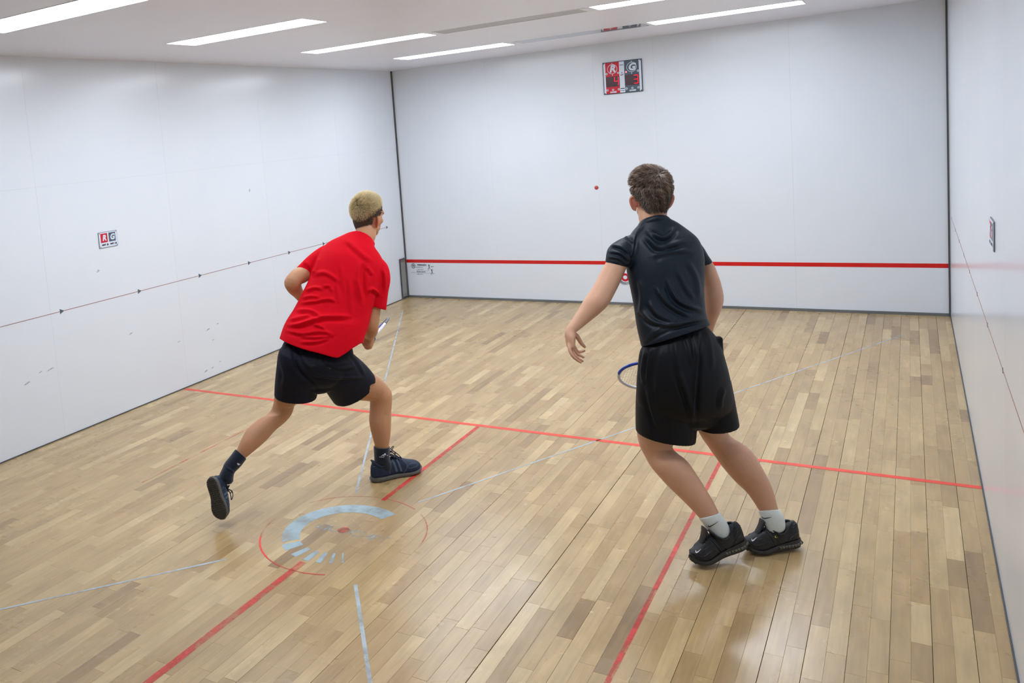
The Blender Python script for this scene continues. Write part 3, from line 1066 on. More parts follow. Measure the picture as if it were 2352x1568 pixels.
def ear_mesh(c, M, sg, s=1.0, flare=.45):
    mb = MB()
    a = math.radians(20) + flare
    # ear frame: outward-back plane
    ax = np.array([sg * math.cos(a) * 0 + sg * .55 * math.sin(a) + sg * .35, -math.cos(a) * .75, .0])
    ax = nrm(ax)
    up = nrm(np.array([sg * .12, -.16, 1.0]))
    nn = np.cross(ax, up)
    base = np.array([sg * .071, -.002, -.024])
    P = []
    for k in range(15):
        t = math.radians(-120 + 300 * k / 14)
        r = .5 + .5 * (math.sin(t) > 0)
        wv = .0155 + .0035 * math.sin(t)
        P.append(base + ax * (wv * (1 + math.cos(t)) * .9 - .003) + up * (.030 * math.sin(t)))
    mb.tube([c + M @ (p * s) for p in P], .0056 * s, 8)
    mid = base + ax * .0085
    mb.ellipsoid(c + M @ ((mid + nn * .001) * s), np.array([.0125, .0048, .026]) * s, M @ np.stack([ax, nn, up], 1), 16, 10)
    mb.ellipsoid(c + M @ ((base + ax * .005 - up * .028) * s), np.array([.0075, .005, .009]) * s, M @ np.stack([ax, nn, up], 1), 12, 8)
    mb.ellipsoid(c + M @ ((base + ax * .001 + up * 0) * s), np.array([.008, .008, .022]) * s, M @ np.stack([ax, nn, up], 1), 12, 8)
    return mb


def face_parts(c, M, root, s=1.0, brow=(70, 54, 40)):
    for sg in (-1, 1):
        o = MB().ellipsoid(c + M @ (np.array([sg * .031, .0775, .0]) * s), np.array([.0122, .0122, .0095]) * s, M, 14, 10).obj('eye', M_eye, root, True)
        MB().ellipsoid(c + M @ (np.array([sg * .031, .0878, .0]) * s), np.array([.0066, .0028, .0066]) * s, M, 12, 8).obj('iris', M_iris, o, True)
        b = MB().tube([c + M @ (np.array([sg * x, y, z]) * s) for x, y, z in ((.014, .1005, .019), (.026, .099, .0225), (.040, .090, .021), (.048, .080, .0165))], [.003 * s, .004 * s, .0035 * s, .0015 * s], 6)
        b.obj('eyebrow', mat('eyebrow %d' % brow[0], srgb(*brow), rough=.8, noise=.1), root, True)


def hand(mb, w, f, t, b, s=1.0, curl=(25, 30, 20), spread=6, thumb=30):
    """w wrist, f finger direction, t thumb side, b back of the hand"""
    w, f, t, b = np.asarray(w, float), nrm(f), nrm(t), nrm(b)
    loft(mb, [ringw(w - f * .02 * s, t * .027 * s, .019 * s), ringw(w + f * .02 * s, t * .032 * s, .018 * s),
              ringw(w + f * .06 * s, t * .041 * s, .0155 * s), ringw(w + f * .088 * s, t * .040 * s, .0125 * s)], 3, 16)
    for k, (off, ln) in enumerate(((.030, .94), (.0105, 1.04), (-.0095, .98), (-.0285, .78))):
        p = w + f * (.082 - .006 * abs(k - 1)) * s + t * off * s
        a = math.radians(spread * (1.5 - k))
        d = nrm(f * math.cos(a) + t * math.sin(a)); bb = b
        P = [p - d * .015 * s, p]
        for ang, l in zip(curl, (.046, .028, .023)):
            r = math.radians(ang)
            d, bb = nrm(d * math.cos(r) - bb * math.sin(r)), nrm(bb * math.cos(r) + d * math.sin(r))
            P.append(P[-1] + d * l * ln * s)
        mb.tube(catmull(np.array(P), 3), np.interp(np.linspace(0, 1, 3 * (len(P) - 1) + 1), [0, .4, 1], [.0092 * s, .0084 * s, .0062 * s]), 8)
        mb.ellipsoid(P[-1], [.0062 * s] * 3, None, 8, 6)
    a = math.radians(thumb)
    p0 = w + f * .022 * s + t * .022 * s - b * .004 * s
    d = nrm(f * math.cos(a) + t * math.sin(a) - b * .35)
    P = [p0, p0 + d * .042 * s, p0 + d * .042 * s + nrm(d + f * .35 - b * .1) * .032 * s, p0 + d * .042 * s + nrm(d + f * .35 - b * .1) * .032 * s + nrm(d * .6 + f * .7 - b * .2) * .025 * s]
    mb.tube(catmull(np.array(P), 3), np.interp(np.linspace(0, 1, 10), [0, .5, 1], [.014 * s, .0105 * s, .0075 * s]), 8)
    mb.ellipsoid(P[-1], [.0075 * s] * 3, None, 8, 6)


def hair_material(name, stops):
    m = bpy.data.materials.new(name); m.use_nodes = True
    nt = m.node_tree; p = nt.nodes['Principled BSDF']
    p.inputs['Roughness'].default_value = .42; p.inputs['Specular IOR Level'].default_value = .5
    a = nt.nodes.new('ShaderNodeAttribute'); a.attribute_name = 'tone'
    r = nt.nodes.new('ShaderNodeValToRGB'); el = r.color_ramp.elements
    el[0].position, el[0].color = stops[0][0], srgb(*stops[0][1])
    el[1].position, el[1].color = stops[-1][0], srgb(*stops[-1][1])
    for pos, cc in stops[1:-1]:
        el.new(pos).color = srgb(*cc)
    nt.links.new(a.outputs['Fac'], r.inputs[0]); nt.links.new(r.outputs[0], p.inputs['Base Color'])
    return m


def hair(name, c, M, s, region, strand, n, material, root, cap_tone, seed):
    """scalp cap plus strands; region(p) masks scalp points, strand(p, d) -> list of local offsets, radius, tones"""
    g = np.random.default_rng(seed)
    cen, rad = np.array([0, -.012, .036]), np.array([.0765, .0975, .0935])

    def scalp(d):
        if d[2] >= 0: return cen + rad * d
        h = math.sqrt(max(1e-9, d[0] ** 2 + d[1] ** 2))
        h2 = h ** .55 * (1 - .18 * min(1, -d[2] / .9))
        return cen + np.array([rad[0] * d[0] / h * h2, rad[1] * d[1] / h * h2, rad[2] * d[2] * 1.45])
    V, F, T = [], [], []
    NU, NV = 64, 44
    idx = {}
    for i in range(NV + 1):
        th = math.pi * i / NV
        for j in range(NU):
            ph = 2 * math.pi * j / NU
            d = np.array([math.sin(th) * math.cos(ph), math.sin(th) * math.sin(ph), math.cos(th)])
            p = scalp(d)
            idx[(i, j)] = (p, region(p))
    vid = {}
    for i in range(NV):
        for j in range(NU):
            q = [(i, j), (i + 1, j), (i + 1, (j + 1) % NU), (i, (j + 1) % NU)]
            if all(idx[k][1] for k in q):
                f = []
                for k in q:
                    if k not in vid:
                        vid[k] = len(V); V.append(c + M @ (idx[k][0] * s)); T.append(cap_tone(idx[k][0]))
                    f.append(vid[k])
                F.append(tuple(f))
    made = 0
    while made < n:
        d = nrm(g.normal(size=3))
        p = scalp(d)
        if not region(p): continue
        nn = nrm(d / rad)
        offs, r, tones = strand(p, nn, g)
        made += 1
        pts = [p - nn * .002] + [p + o for o in offs]
        side = nrm(np.cross(offs[-1], nn) + 1e-5)
        base = len(V)
        k = len(pts)
        for i, q in enumerate(pts):
            rr = r * (1 - i / (k - 1)) ** .6 + .00015
            tang = nrm(pts[min(i + 1, k - 1)] - pts[max(i - 1, 0)])
            s2 = nrm(side - tang * (side @ tang)); s3 = np.cross(tang, s2)
            for a in (0, 2.094, 4.189):
                V.append(c + M @ ((q + rr * (math.cos(a) * s2 + math.sin(a) * s3)) * s)); T.append(tones[i])
        for i in range(k - 1):
            for j in range(3):
                F.append((base + i * 3 + j, base + i * 3 + (j + 1) % 3, base + (i + 1) * 3 + (j + 1) % 3, base + (i + 1) * 3 + j))
    o = mesh_obj(name, V, F, material, root, True)
    a = o.data.attributes.new('tone', 'FLOAT', 'POINT')
    a.data.foreach_set('value', np.array(T, np.float32))
    return o


# ------------------------------------------------------------------ shoes
def shoe(root, heel, toe, up, style, side, wide=1.0, tall=1.0):
    """heel and toe: points under the sole's ends; side = +1 when the inner side of the foot is the local +y"""
    heel, toe = np.asarray(heel, float), np.asarray(toe, float)
    L = np.linalg.norm(toe - heel)
    X = nrm(toe - heel); Z = nrm(np.asarray(up) - X * (np.asarray(up) @ X)); Y = np.cross(Z, X)
    k = L / .285
    st = [0, .02, .06, .14, .25, .38, .5, .62, .74, .85, .93, .98, 1.0]
    hw = [.006, .018, .027, .033, .0335, .032, .034, .041, .0455, .043, .033, .019, .005]
    if style == 'court':
        top = [.050, .072, .082, .078, .072, .086, .090, .076, .062, .053, .044, .032, .022]
        z0 = [.026, .026, .026, .026, .025, .024, .023, .021, .020, .020, .021, .022, .022]
        spring = .010
    else:
        top = [.056, .095, .108, .108, .092, .080, .086, .100, .084, .062, .050, .038, .027]
        z0 = [.036, .036, .036, .036, .034, .030, .026, .021, .018, .017, .019, .021, .022]
        spring = .026
    cy = [0, 0, 0, 0, .001, .003, .004, .004, .002, -.001, -.002, -.002, -.002]

    def prof(u):
        spr = spring * max(0, (u - .68) / .32) ** 2
        g = lambda arr: float(np.interp(u, st, arr))
        return g(hw) * k * wide, g(top) * k * tall + spr, g(z0) * k * (tall if style != 'court' else .9) + spr, -side * g(cy) * k * -1, spr

    def S(u, a, lift=0.0):
        w, t, z, c, spr = prof(u)
        ca, sa = math.cos(a), math.sin(a)
        yy = c + (w + lift) * math.copysign(abs(ca) ** .72, ca)
        zz = z - .004 + (t - z + .004 + lift) * abs(sa) ** .8
        return heel + X * u * L + Y * yy + Z * zz
    NA, us = 25, np.concatenate([np.linspace(0, .06, 5), np.linspace(.09, .9, 24), np.linspace(.925, 1, 6)])
    V, F = [], []
    for u in us:
        for j in range(NA):
            V.append(S(u, math.pi * j / (NA - 1)))
    n = len(us)
    for i in range(n - 1):
        for j in range(NA - 1):
            F.append((i * NA + j, i * NA + j + 1, (i + 1) * NA + j + 1, (i + 1) * NA + j))
        F.append((i * NA + NA - 1, i * NA, (i + 1) * NA, (i + 1) * NA + NA - 1))
    F.append(tuple(range(NA))); F.append(tuple((n - 1) * NA + j for j in range(NA - 1, -1, -1)))
    sh = mesh_obj('shoe', V, F, M_upper if style == 'court' else M_upper2, root, True)
    # sole: welt outline swept from ground to the upper
    out = []
    NS = 30
    for sgn in (1, -1):
        seq = np.linspace(0, 1, NS) if sgn > 0 else np.linspace(1, 0, NS)
        for u in seq:
            w, t, z, c, spr = prof(u)
            out.append((u, c + sgn * (w + .004 * k), z, spr))
    V, F = [], []
    lv = [(-.003, 0.0), (0.0, .0025), (.0, .5), (.002, .55), (-.001, 1.0)]
    for (grow, fr) in lv:
        for (u, y, z, spr) in out:
            sg = 1 if y > 0 else -1
            base = spr
            zz = base + (z - base) * fr if fr != .0025 else base + .003
            uu = min(max(u, 0), 1)
            ex = (-grow * 1.0 if u < .02 else grow if u > .98 else 0) - (.004 * k if u < .02 else -.004 * k if u > .98 else 0)
            V.append(heel + X * (uu * L + ex) + Y * (y + sg * grow) + Z * zz)
    nb = len(out)
    for i in range(len(lv) - 1):
        for j in range(nb):
            F.append((i * nb + j, i * nb + (j + 1) % nb, (i + 1) * nb + (j + 1) % nb, (i + 1) * nb + j))
    bot = len(lv) - 1
    for j in range(NS - 1):
        F.append((j, nb - 1 - j, nb - 2 - j, j + 1))
        F.append((bot * nb + j, bot * nb + j + 1, bot * nb + nb - 2 - j, bot * nb + nb - 1 - j))
    sole = mesh_obj('sole', V, F, M_midsole if style == 'court' else M_sole, sh)
    tr = MB()

    def blk(u, y, du, dy, h):
        w, t, z, c, spr = prof(u)
        P = []
        for hz in (0.001, -h):
            for (a, b) in ((-du, -dy), (du, -dy), (du, dy), (-du, dy)):
                s_ = .8 if hz < 0 else 1
                P.append(heel + X * (u * L + a * s_) + Y * (c + y + b * s_) + Z * (spr + hz))
        tr.add(P, [(3, 2, 1, 0), (4, 5, 6, 7), (0, 1, 5, 4), (1, 2, 6, 5), (2, 3, 7, 6), (3, 0, 4, 7)])
    if style == 'court':
        for i, u in enumerate(np.linspace(.04, .80, 17)):
            w = prof(u)[0]
            m = max(2, int(w * 2 / .013))
            for j in range(m):
                y = (j - (m - 1) / 2) * (2 * w - .006) / m + (.003 if i % 2 else -.003)
                blk(u, y, .0042, .0042, .0035)
        for u in np.linspace(.83, .985, 7):
            blk(u, 0, .0042, prof(u)[0] * .95, .0035)
    else:
        for u in np.linspace(.05, .96, 15):
            w = prof(u)[0]
            blk(u, w * .5, .006, w * .4, .003); blk(u, -w * .5, .006, w * .4, .003)
    tag(tr.obj('tread', M_sole, sole), kind='stuff')
    # collar roll round the ankle opening
    cl = []
    for t in np.linspace(0, 2 * math.pi, 40, endpoint=False):
        u = .20 - .165 * math.cos(t) if style == 'court' else .345 - .215 * math.cos(t)
        y = (.0335 if style == 'court' else .036) * k * wide * math.sin(t) * (1 - .12 * math.cos(t))
        hgt = float(np.interp(u, [.03, .08, .16, .24, .32, .37] if style == 'court' else [.13, .19, .30, .40, .50, .56], [.094, .083, .068, .068, .084, .100] if style == 'court' else [.108, .104, .076, .072, .092, .112]))
        cl.append(heel + X * u * L + Y * (y) + Z * hgt * k * tall)
    cm = MB().tube(cl, .0052 * k, 8, True)
    # padded wall below the roll
    Vw, Fw = [], []
    for i, p in enumerate(cl):
        t = 2 * math.pi * i / 40
        Vw += [p, p - Z * .045 * k + Y * .003 * k * math.sin(t) - X * 0.0]
    for i in range(40):
        j = (i + 1) % 40
        Fw.append((2 * i, 2 * i + 1, 2 * j + 1, 2 * j))
    cm.add(Vw, Fw)
    cm.obj('collar', M_upper if style == 'court' else M_upper2, sh, True)
    # tongue
    tg = []
    for i, (u, h) in enumerate(((.58, .078), (.5, .092), (.43, .103), (.37, .115), (.335, .128)) if style == 'court' else ((.80, .070), (.74, .090), (.69, .106), (.655, .120), (.63, .136))):
        w_ = .017 + .003 * i
        tg.append(ringw(heel + X * u * L + Z * (h - .006) * k * tall, Y * w_ * k, .005 * k))
    tm = MB(); loft(tm, tg, 3, 12)
    tm.obj('tongue', M_upper if style == 'court' else M_upper2, sh, True)
    # laces
    la = MB()
    rows = ((.60, .080), (.55, .087), (.50, .095), (.45, .102), (.40, .110)) if style == 'court' else ((.76, .078), (.71, .092), (.665, .106), (.625, .120))
    for u, h in rows:
        a, b = .026, .002
        la.tube([heel + X * (u * L) + Y * y * k + Z * (h - .012 * (abs(y) / .026) ** 2) * k * tall for y in np.linspace(-.026, .026, 9)], .0026, 6)
    u, h = rows[-1]
    kn = heel + X * u * L + Z * (h + .004) * k * tall
    la.ellipsoid(kn, [.007, .007, .005])
    for sg in ((-1, 1) if style == 'court' else ()):
        lp = [kn, kn + X * .016 + Y * sg * .022 + Z * .010, kn + X * .040 + Y * sg * .040 - Z * .012, kn + X * .056 + Y * sg * .042 - Z * .034,
              kn + X * .040 + Y * sg * .038 - Z * .026, kn + X * .014 + Y * sg * .014 - Z * .002, kn]
        la.tube(catmull(np.array(lp), 4), .0024, 6)
        la.tube(catmull(np.array([kn, kn + X * .008 + Y * sg * .01 + Z * .012, kn + X * .03 + Y * sg * .004 + Z * .03]), 4), .0022, 6)
    tag(la.obj('laces', M_lace, sh, True), kind='stuff')
    mk = MB()

    def patch(poly, lift=.0009):
        """poly: list of (u, angle); thin raised patch that follows the upper"""
        P = [S(u, a, lift) for u, a in poly]
        c_ = S(np.mean([q[0] for q in poly]), np.mean([q[1] for q in poly]), lift)
        o_ = len(mk.V); mk.V.extend(map(tuple, P + [c_]))
        for i in range(len(P)):
            mk.F.append((o_ + i, o_ + (i + 1) % len(P), o_ + len(P)))
    if style == 'court':
        for b in (0, 1):
            for off in (0, .085):
                for a0, a1 in ((.12, .42), (.42, .75), (.75, 1.05)):
                    A = [(.46 + off - .055 * a0, a0), (.50 + off - .055 * a0, a0), (.50 + off - .055 * a1, a1), (.46 + off - .055 * a1, a1)]
                    patch([(u_, a_ if b == 0 else math.pi - a_) for u_, a_ in A])
        tag(mk.obj('stripes', M_stripe, sh), kind='stuff')
        stt = MB()
        for b in (0, 1):
            f_ = (lambda a: a) if b == 0 else (lambda a: math.pi - a)
            for path in ([(.03, 1.0), (.12, .85), (.22, .62), (.30, .35), (.34, .1)], [(.30, .95), (.36, .9), (.42, 1.15)], [(.30, .5), (.38, .8), (.44, 1.2)],
                         [(.70, .35), (.80, .42), (.9, .6), (.86, .9), (.76, .85), (.70, .65), (.70, .35)], [(.6, .05), (.66, .3), (.68, .7), (.64, 1.1)]):
                stt.tube([S(u_, f_(a_), .0006) for u_, a_ in catmull(np.array(path), 4)], .0007, 5)
        tag(stt.obj('stitching', M_stitch, sh), kind='stuff')
    else:
        ov = MB()
        for b in (0, 1):
            f_ = (lambda a: a) if b == 0 else (lambda a: math.pi - a)
            for path, r_ in (([(.52, .05), (.6, .3), (.7, .42), (.8, .4), (.9, .5), (.97, 1.2)], .0022), ([(.30, .08), (.34, .5), (.42, .95), (.46, 1.25)], .003),
                             ([(.40, .08), (.45, .5), (.50, .9), (.54, 1.2)], .003), ([(.50, .08), (.54, .45), (.58, .8), (.62, 1.1)], .003),
                             ([(.05, .35), (.14, .3), (.25, .15)], .0025), ([(.04, .7), (.12, .66), (.2, .5)], .0016), ([(.035, .9), (.1, .86), (.16, .75)], .0016),
                             ([(.03, 1.1), (.09, 1.06), (.14, .95)], .0016), ([(.6, .6), (.7, .75), (.8, .85), (.86, 1.2)], .0016)):
                ov.tube([S(u_, f_(a_), .0006) for u_, a_ in catmull(np.array(path), 4)], r_, 6)
        tag(ov.obj('overlays', mat('glossy black overlay', srgb(30, 32, 38), rough=.25, noise=.1, spec=.6), sh, True), kind='stuff')
        ai = MB()
        for sgn in (1, -1):
            for u0 in np.linspace(.02, .40, 8):
                P = []
                w0 = prof(u0 + .02)
                ai.tube([heel + X * (u_ * L) + Y * (prof(u_)[3] + sgn * (prof(u_)[0] + .001)) + Z * .018 for u_ in np.linspace(u0, u0 + .042, 4)], .0078, 8)
        ai.tube([heel + X * -.001 + Y * y + Z * .017 for y in np.linspace(-.018, .018, 5)], .0085, 8)
        tag(ai.obj('air_cushion', M_air, sole, True), kind='stuff')
        MB().add([S(.012, a_, .0012) for a_ in (1.25, 1.45, 1.7, 1.9)] + [S(.045, a_, .0012) for a_ in (1.9, 1.7, 1.45, 1.25)], [tuple(range(8))]).obj('heel_tab', M_stripe, sh)
    return sh, (heel, X, Y, Z, L, k)


# ------------------------------------------------------------------ rackets
def racket(label, butt, tip, normal, cols, a=.098, head_l=.30, grip_l=.17):
    butt, tip = np.asarray(butt, float), np.asarray(tip, float)
    X = nrm(tip - butt); L = np.linalg.norm(tip - butt)
    Z = nrm(np.asarray(normal) - X * (np.asarray(normal) @ X)); Y = np.cross(Z, X)
    e = empty('racket', tuple(butt)); tag(e, label, 'racket', None)
    c = tip - X * head_l * .46
    N = 56
    pts = []
    for i in range(N):
        t = 2 * math.pi * i / N
        x = math.cos(t); y = math.sin(t)
        wdt = a * (1 - .18 * max(0, -x) ** 1.5)
        pts.append(c + X * (head_l * (.46 if x > 0 else .54) * x) + Y * wdt * y)
    P = np.array(pts + pts[:2])
    third = N // 6
    seg_cols = cols
    bounds = [(-N // 3, 0), (0, N // 3), (N // 3, N // 2), (N // 2, N - N // 3)]
    fr = []
    for (i0, i1), m_ in zip(bounds, seg_cols):
        fr.append(MB().tube([pts[i % N] for i in range(i0, i1 + 1)], .0075, 8).obj('frame', m_, e, True))
    sb_ = MB()
    neck = butt + X * grip_l
    sb_.tube([neck - X * .01, neck + X * .5 * (L - head_l - grip_l), c - X * head_l * .52], [.011, .009, .010], 10)
    for sg in (-1, 1):
        sb_.tube([neck + X * .45 * (L - head_l - grip_l), c - X * head_l * .45 + Y * sg * a * .4, c - X * head_l * .3 + Y * sg * a * .72], .0065, 8)
    sb_.obj('shaft', cols[2], e, True)
    g = MB(); g.tube([butt, butt + X * .012, butt + X * .02, butt + X * grip_l], [.018, .018, .0155, .0145], 12)
    g.obj('grip', M_black, e, True)
    stg = MB()

    def halfw(x):   # x along X relative to c
        q = x / (head_l * (.46 if x > 0 else .54))
        return a * (1 - .18 * max(0, -q) ** 1.5) * math.sqrt(max(0, 1 - q * q))
    for x in np.arange(-head_l * .5, head_l * .44, .0125):
        h = halfw(x)
        stg.tube([c + X * x - Y * h, c + X * x + Y * h], .0007, 4)
    for y in np.arange(-a * .9, a * .91, .0125):
        xs_ = [x for x in np.linspace(-head_l * .54, head_l * .46, 60) if halfw(x) >= abs(y)]
        stg.tube([c + X * xs_[0] + Y * y, c + X * xs_[-1] + Y * y], .0007, 4)
    tag(stg.obj('strings', mat('pale string', srgb(226, 224, 214), rough=.4, noise=.03), e), kind='stuff')
    return e


M_rblue = mat('blue racket paint', srgb(20, 62, 170), rough=.25, noise=.04, spec=.6)
M_rblue2 = mat('light blue racket paint', srgb(60, 130, 205), rough=.25, noise=.04, spec=.6)
M_rwhite = mat('white racket paint', srgb(224, 228, 238), rough=.25, noise=.03, spec=.6)
M_rgrey = mat('grey racket paint', srgb(92, 92, 104), rough=.3, noise=.06, spec=.6)


# ================================================================== player in red
R = ring
p1 = empty('person', tuple(gnd(880, 1104)))
tag(p1, 'person in a red T-shirt and black shorts lunging, bleached short hair', 'person')
torso = [R(643, 778, 834, 788, 4.76, .70, -.05), R(654, 747, 840, 766, 4.77, .64, -.06), R(675, 713, 847, 745, 4.79, .58, -.08),
         R(691, 683, 854, 712, 4.81, .58, -.09), R(708, 650, 864, 680, 4.83, .58, -.1), R(721, 615, 876, 648, 4.855, .58, -.1), R(734, 585, 884, 617, 4.88, .56, -.1),
         R(752, 562, 876, 590, 4.90, .52, -.1), R(783, 547, 862, 572, 4.92, .60, -.06), R(806, 540, 857, 563, 4.945, .9, -.02)]
sl_r = [R(826, 588, 874, 590, 4.86, .95), R(833, 606, 891, 610, 4.855, 1.0), R(838, 632, 897, 640, 4.85, 1.0), R(841, 664, 892, 672, 4.85, 1.0), R(843.5, 698, 887, 712, 4.85, .95)]
sl_l = [R(775, 556, 760, 622, 4.93, .8), R(742, 564, 738, 628, 4.93, .8), R(711, 585, 727, 637, 4.92, .85), R(681, 614, 716.5, 641, 4.91, .85)]
sh = MB()
loft(sh, torso, 4, 44, ('hem', 'flat'), power=.85, hemfn=lambda c: float(np.interp(c, [-1, -.7, -.32, .2, .50, .58, .8, 1], [0, .024, .050, .080, .096, .090, .040, 0])))
loft(sh, sl_r, 4, 28, ('dome', 'hem')); loft(sh, sl_l, 4, 28, ('dome', 'hem'))
collar = [R(803, 542, 858, 566, 4.945, .9, -.03), R(811, 537, 862, 560, 4.952, .9, -.03)]
loft(sh, collar, 2, 28, ('flat', 'hem'))
wr1 = [([(722, 631), (743, 626), (761, 633), (784, 649)], .007, 5), ([(700, 669), (721, 661), (741, 663)], .007, 4), ([(741, 658), (757, 657), (764, 672)], .006, 4),
       ([(693, 685), (714, 680), (736, 683)], .006, 4), ([(689, 696), (721, 692), (754, 687), (772, 693)], .007, 4), ([(679, 713), (714, 713), (738, 727)], .007, 4.5),
       ([(661, 747), (686, 745), (714, 736), (743, 728), (779, 727), (806, 726)], .011, 5), ([(659, 758), (693, 766), (736, 761), (766, 767)], .007, 4.5),
       ([(686, 772), (725, 774), (764, 770)], .006, 4), ([(689, 786), (725, 784), (757, 776)], .006, 4), ([(718, 743), (733, 748), (748, 755)], .006, 4),
       ([(804, 640), (805, 680), (806, 722)], .006, 5), ([(820, 640), (826, 665), (828, 692)], .006, 5), ([(784, 611), (787, 640), (790, 672)], .005, 5),
       ([(845, 672), (853, 664), (862, 668), (872, 678)], .010, 4), ([(881, 618), (884, 640), (883, 668)], .006, 4), ([(794, 549), (812, 566), (832, 584), (856, 600)], .006, 6),
       ([(842, 612), (850, 622), (856, 632)], .006, 4), ([(733, 590), (727, 612), (722, 628)], .006, 5), ([(700, 600), (712, 612), (722, 630)], .005, 5),
       ([(665, 735), (690, 728), (712, 722)], .005, 4), ([(770, 640), (776, 668), (780, 700)], .004, 5), ([(836, 600), (833, 640), (838, 690)], -.010, 6)]
shirt1 = fuse('t_shirt', sh, .0034, 10, M_redshirt, p1, wr1)

so = MB()
pel = [R(664, 762, 806, 786, 4.765, .50, -.04), R(644, 803, 812, 815, 4.755, .58, -.04), R(637, 830, 806, 842, 4.75, .70, -.04), R(640, 855, 790, 868, 4.75, .62, -.04), R(660, 880, 770, 885, 4.76, .5)]
loft(so, pel, 4, 40)
loft(so, [R(638, 815, 725, 835, 4.72, .95), R(634, 850, 730, 862, 4.74, .9), R(631, 880, 732, 884, 4.78, .88), R(630, 906, 728, 911, 4.80, .88)], 4, 32, ('dome', 'hem'), power=.9)
loft(so, [R(790, 795, 700, 850, 4.74, .85), R(825, 826, 735, 880, 4.80, .85), R(846, 845, 752, 904, 4.86, .82), R(861, 863, 764, 921, 4.90, .80)], 4, 64, ('dome', 'hem'), power=.92, notch=((24, 2, .034), (40, 2, .034)))
wr2 = [([(672, 802), (682, 845), (705, 870), (732, 892)], -.008, 5), ([(713, 857), (750, 866), (787, 868), (840, 868)], .005, 4), ([(690, 800), (700, 830), (720, 850)], .005, 5),
       ([(645, 830), (655, 860), (650, 890)], .005, 6), ([(806, 812), (822, 832), (838, 862)], .004, 4), ([(740, 835), (780, 845), (815, 842)], .004, 5),
       ([(735, 820), (765, 836), (800, 832)], .004, 5)]
shorts1 = fuse('shorts', so, .0032, 10, M_redshorts, p1, wr2)
bv = bvh_of(shorts1)
decal(bv, [[(758 + 2.2 * math.cos(t), 846 + 1.8 * math.sin(t)) for t in np.linspace(0, 6.28, 10)]], 'pocket_button', M_kmark, shorts1, .002)
decal(bv, stroke([(716, 838), (755, 844), (800, 845)], 1.0), 'pocket_seam', M_kmark, shorts1, .0015)

HC1 = at(845, 497, 5.0); HM1 = frame(43, -5, 6)
bd = MB()
loft(bd, [ringw(r[:3], r[3:6] * .82, r[6] * .78) for r in torso[1:-3]], 3, 28)
loft(bd, [ringw(r[:3], r[3:6] * .78, r[6] * .78) for r in pel], 3, 28)
loft(bd, [R(806, 592, 850, 604, 4.90, .5), R(816, 562, 852, 574, 4.925, .55), R(816, 540, 859, 556, 4.95, .9), R(819, 522, 864, 538, 4.975, .95), R(824, 505, 862, 518, 4.99, 1.0)], 3, 24)
head(bd, HC1, HM1, 1.02)
for sg in (-1, 1):
    e_ = ear_mesh(HC1, HM1, sg, 1.02)
    bd.add(e_.V, e_.F)
# legs
loft(bd, [R(650, 830, 722, 840, 4.73, .9), R(636, 875, 716, 880, 4.78, .9), R(631, 905, 692, 914, 4.81, .92), R(628, 925, 679, 926, 4.83, .95), R(622, 942, 671, 949, 4.84, 1.0), R(606, 957, 658, 966, 4.83, 1.0),
          R(585, 971, 637, 982, 4.80, 1.0), R(566, 988, 617, 1005, 4.76, 1.0), R(554, 1009, 594, 1027, 4.72, 1.0), R(543, 1033, 564, 1052, 4.692, .95), R(530, 1053, 547, 1070, 4.677, .85), R(518, 1075, 531, 1087, 4.66, .9)], 4, 26)
loft(bd, [R(800, 815, 725, 860, 4.76, .85), R(838, 848, 772, 896, 4.84, .85), R(864, 864, 800, 908, 4.92, .85), R(884, 879, 836, 915, 4.98, .88), R(899, 899, 848, 918, 5.0, .95), R(900.5, 921, 849.5, 928, 5.01, 1.0), R(899, 945, 848.5, 948, 5.01, 1.0),
          R(898.5, 970, 848, 968, 5.005, 1.05), R(897, 998, 853, 995, 5.003, 1.05), R(893, 1026, 861, 1025, 5.0, .95), R(892, 1050, 863, 1052, 5.0, .9), R(890, 1082, 866, 1084, 5.008, .75)], 4, 26)
# arms
loft(bd, [R(770, 590, 772, 612, 4.91, .7), R(720, 602, 727, 622, 4.91, .85), R(681, 615, 713, 641, 4.90, .95), R(662, 630, 697, 650, 4.875, .95), R(652.5, 648, 692, 651, 4.87, 1.0), R(659, 664, 693, 657, 4.90, 1.0),
          R(674, 680, 697, 667, 4.97, 1.0), R(692, 698, 711, 684, 5.04, 1.0), R(711, 712, 726, 699, 5.09, .85)], 4, 22)
hand(bd, at(718, 706, 5.10), at(740, 722, 5.16) - at(718, 706, 5.10), at(724, 698, 5.1) - at(718, 706, 5.1) + FWD * .01, -RGT * .3 - UPW * .7, .92)
loft(bd, [R(846, 612, 872, 616, 4.865, .8), R(845, 660, 882, 668, 4.85, .9), R(844.5, 698, 874.5, 711, 4.85, .95), R(839, 728, 872, 733, 4.845, 1.0), R(835, 749, 870.5, 747, 4.855, 1.0), R(836, 763, 868, 758, 4.90, .95),
          R(837, 771, 863, 767, 4.98, .85), R(835, 777, 857, 773, 5.05, .8)], 4, 22)
hw1 = at(845, 777, 5.06)
RB = at(848, 793, 5.05); RT = at(879.5, 743, 5.50)
rax = nrm(RT - RB)
loft(bd, [R(836, 773, 858, 770, 5.01, .8), R(832, 780, 857, 777, 5.025, .9), R(831, 789, 856, 786, 5.03, 1.0), R(836, 797, 853, 795, 5.035, 1.0)], 3, 20)


def finger(mb, pts, r0, r1):
    P = catmull(np.array([at(*q) for q in pts]), 4)
    mb.tube(P, np.linspace(r0, r1, len(P)), 8)
    mb.ellipsoid(P[-1], [r1] * 3, None, 8, 6)


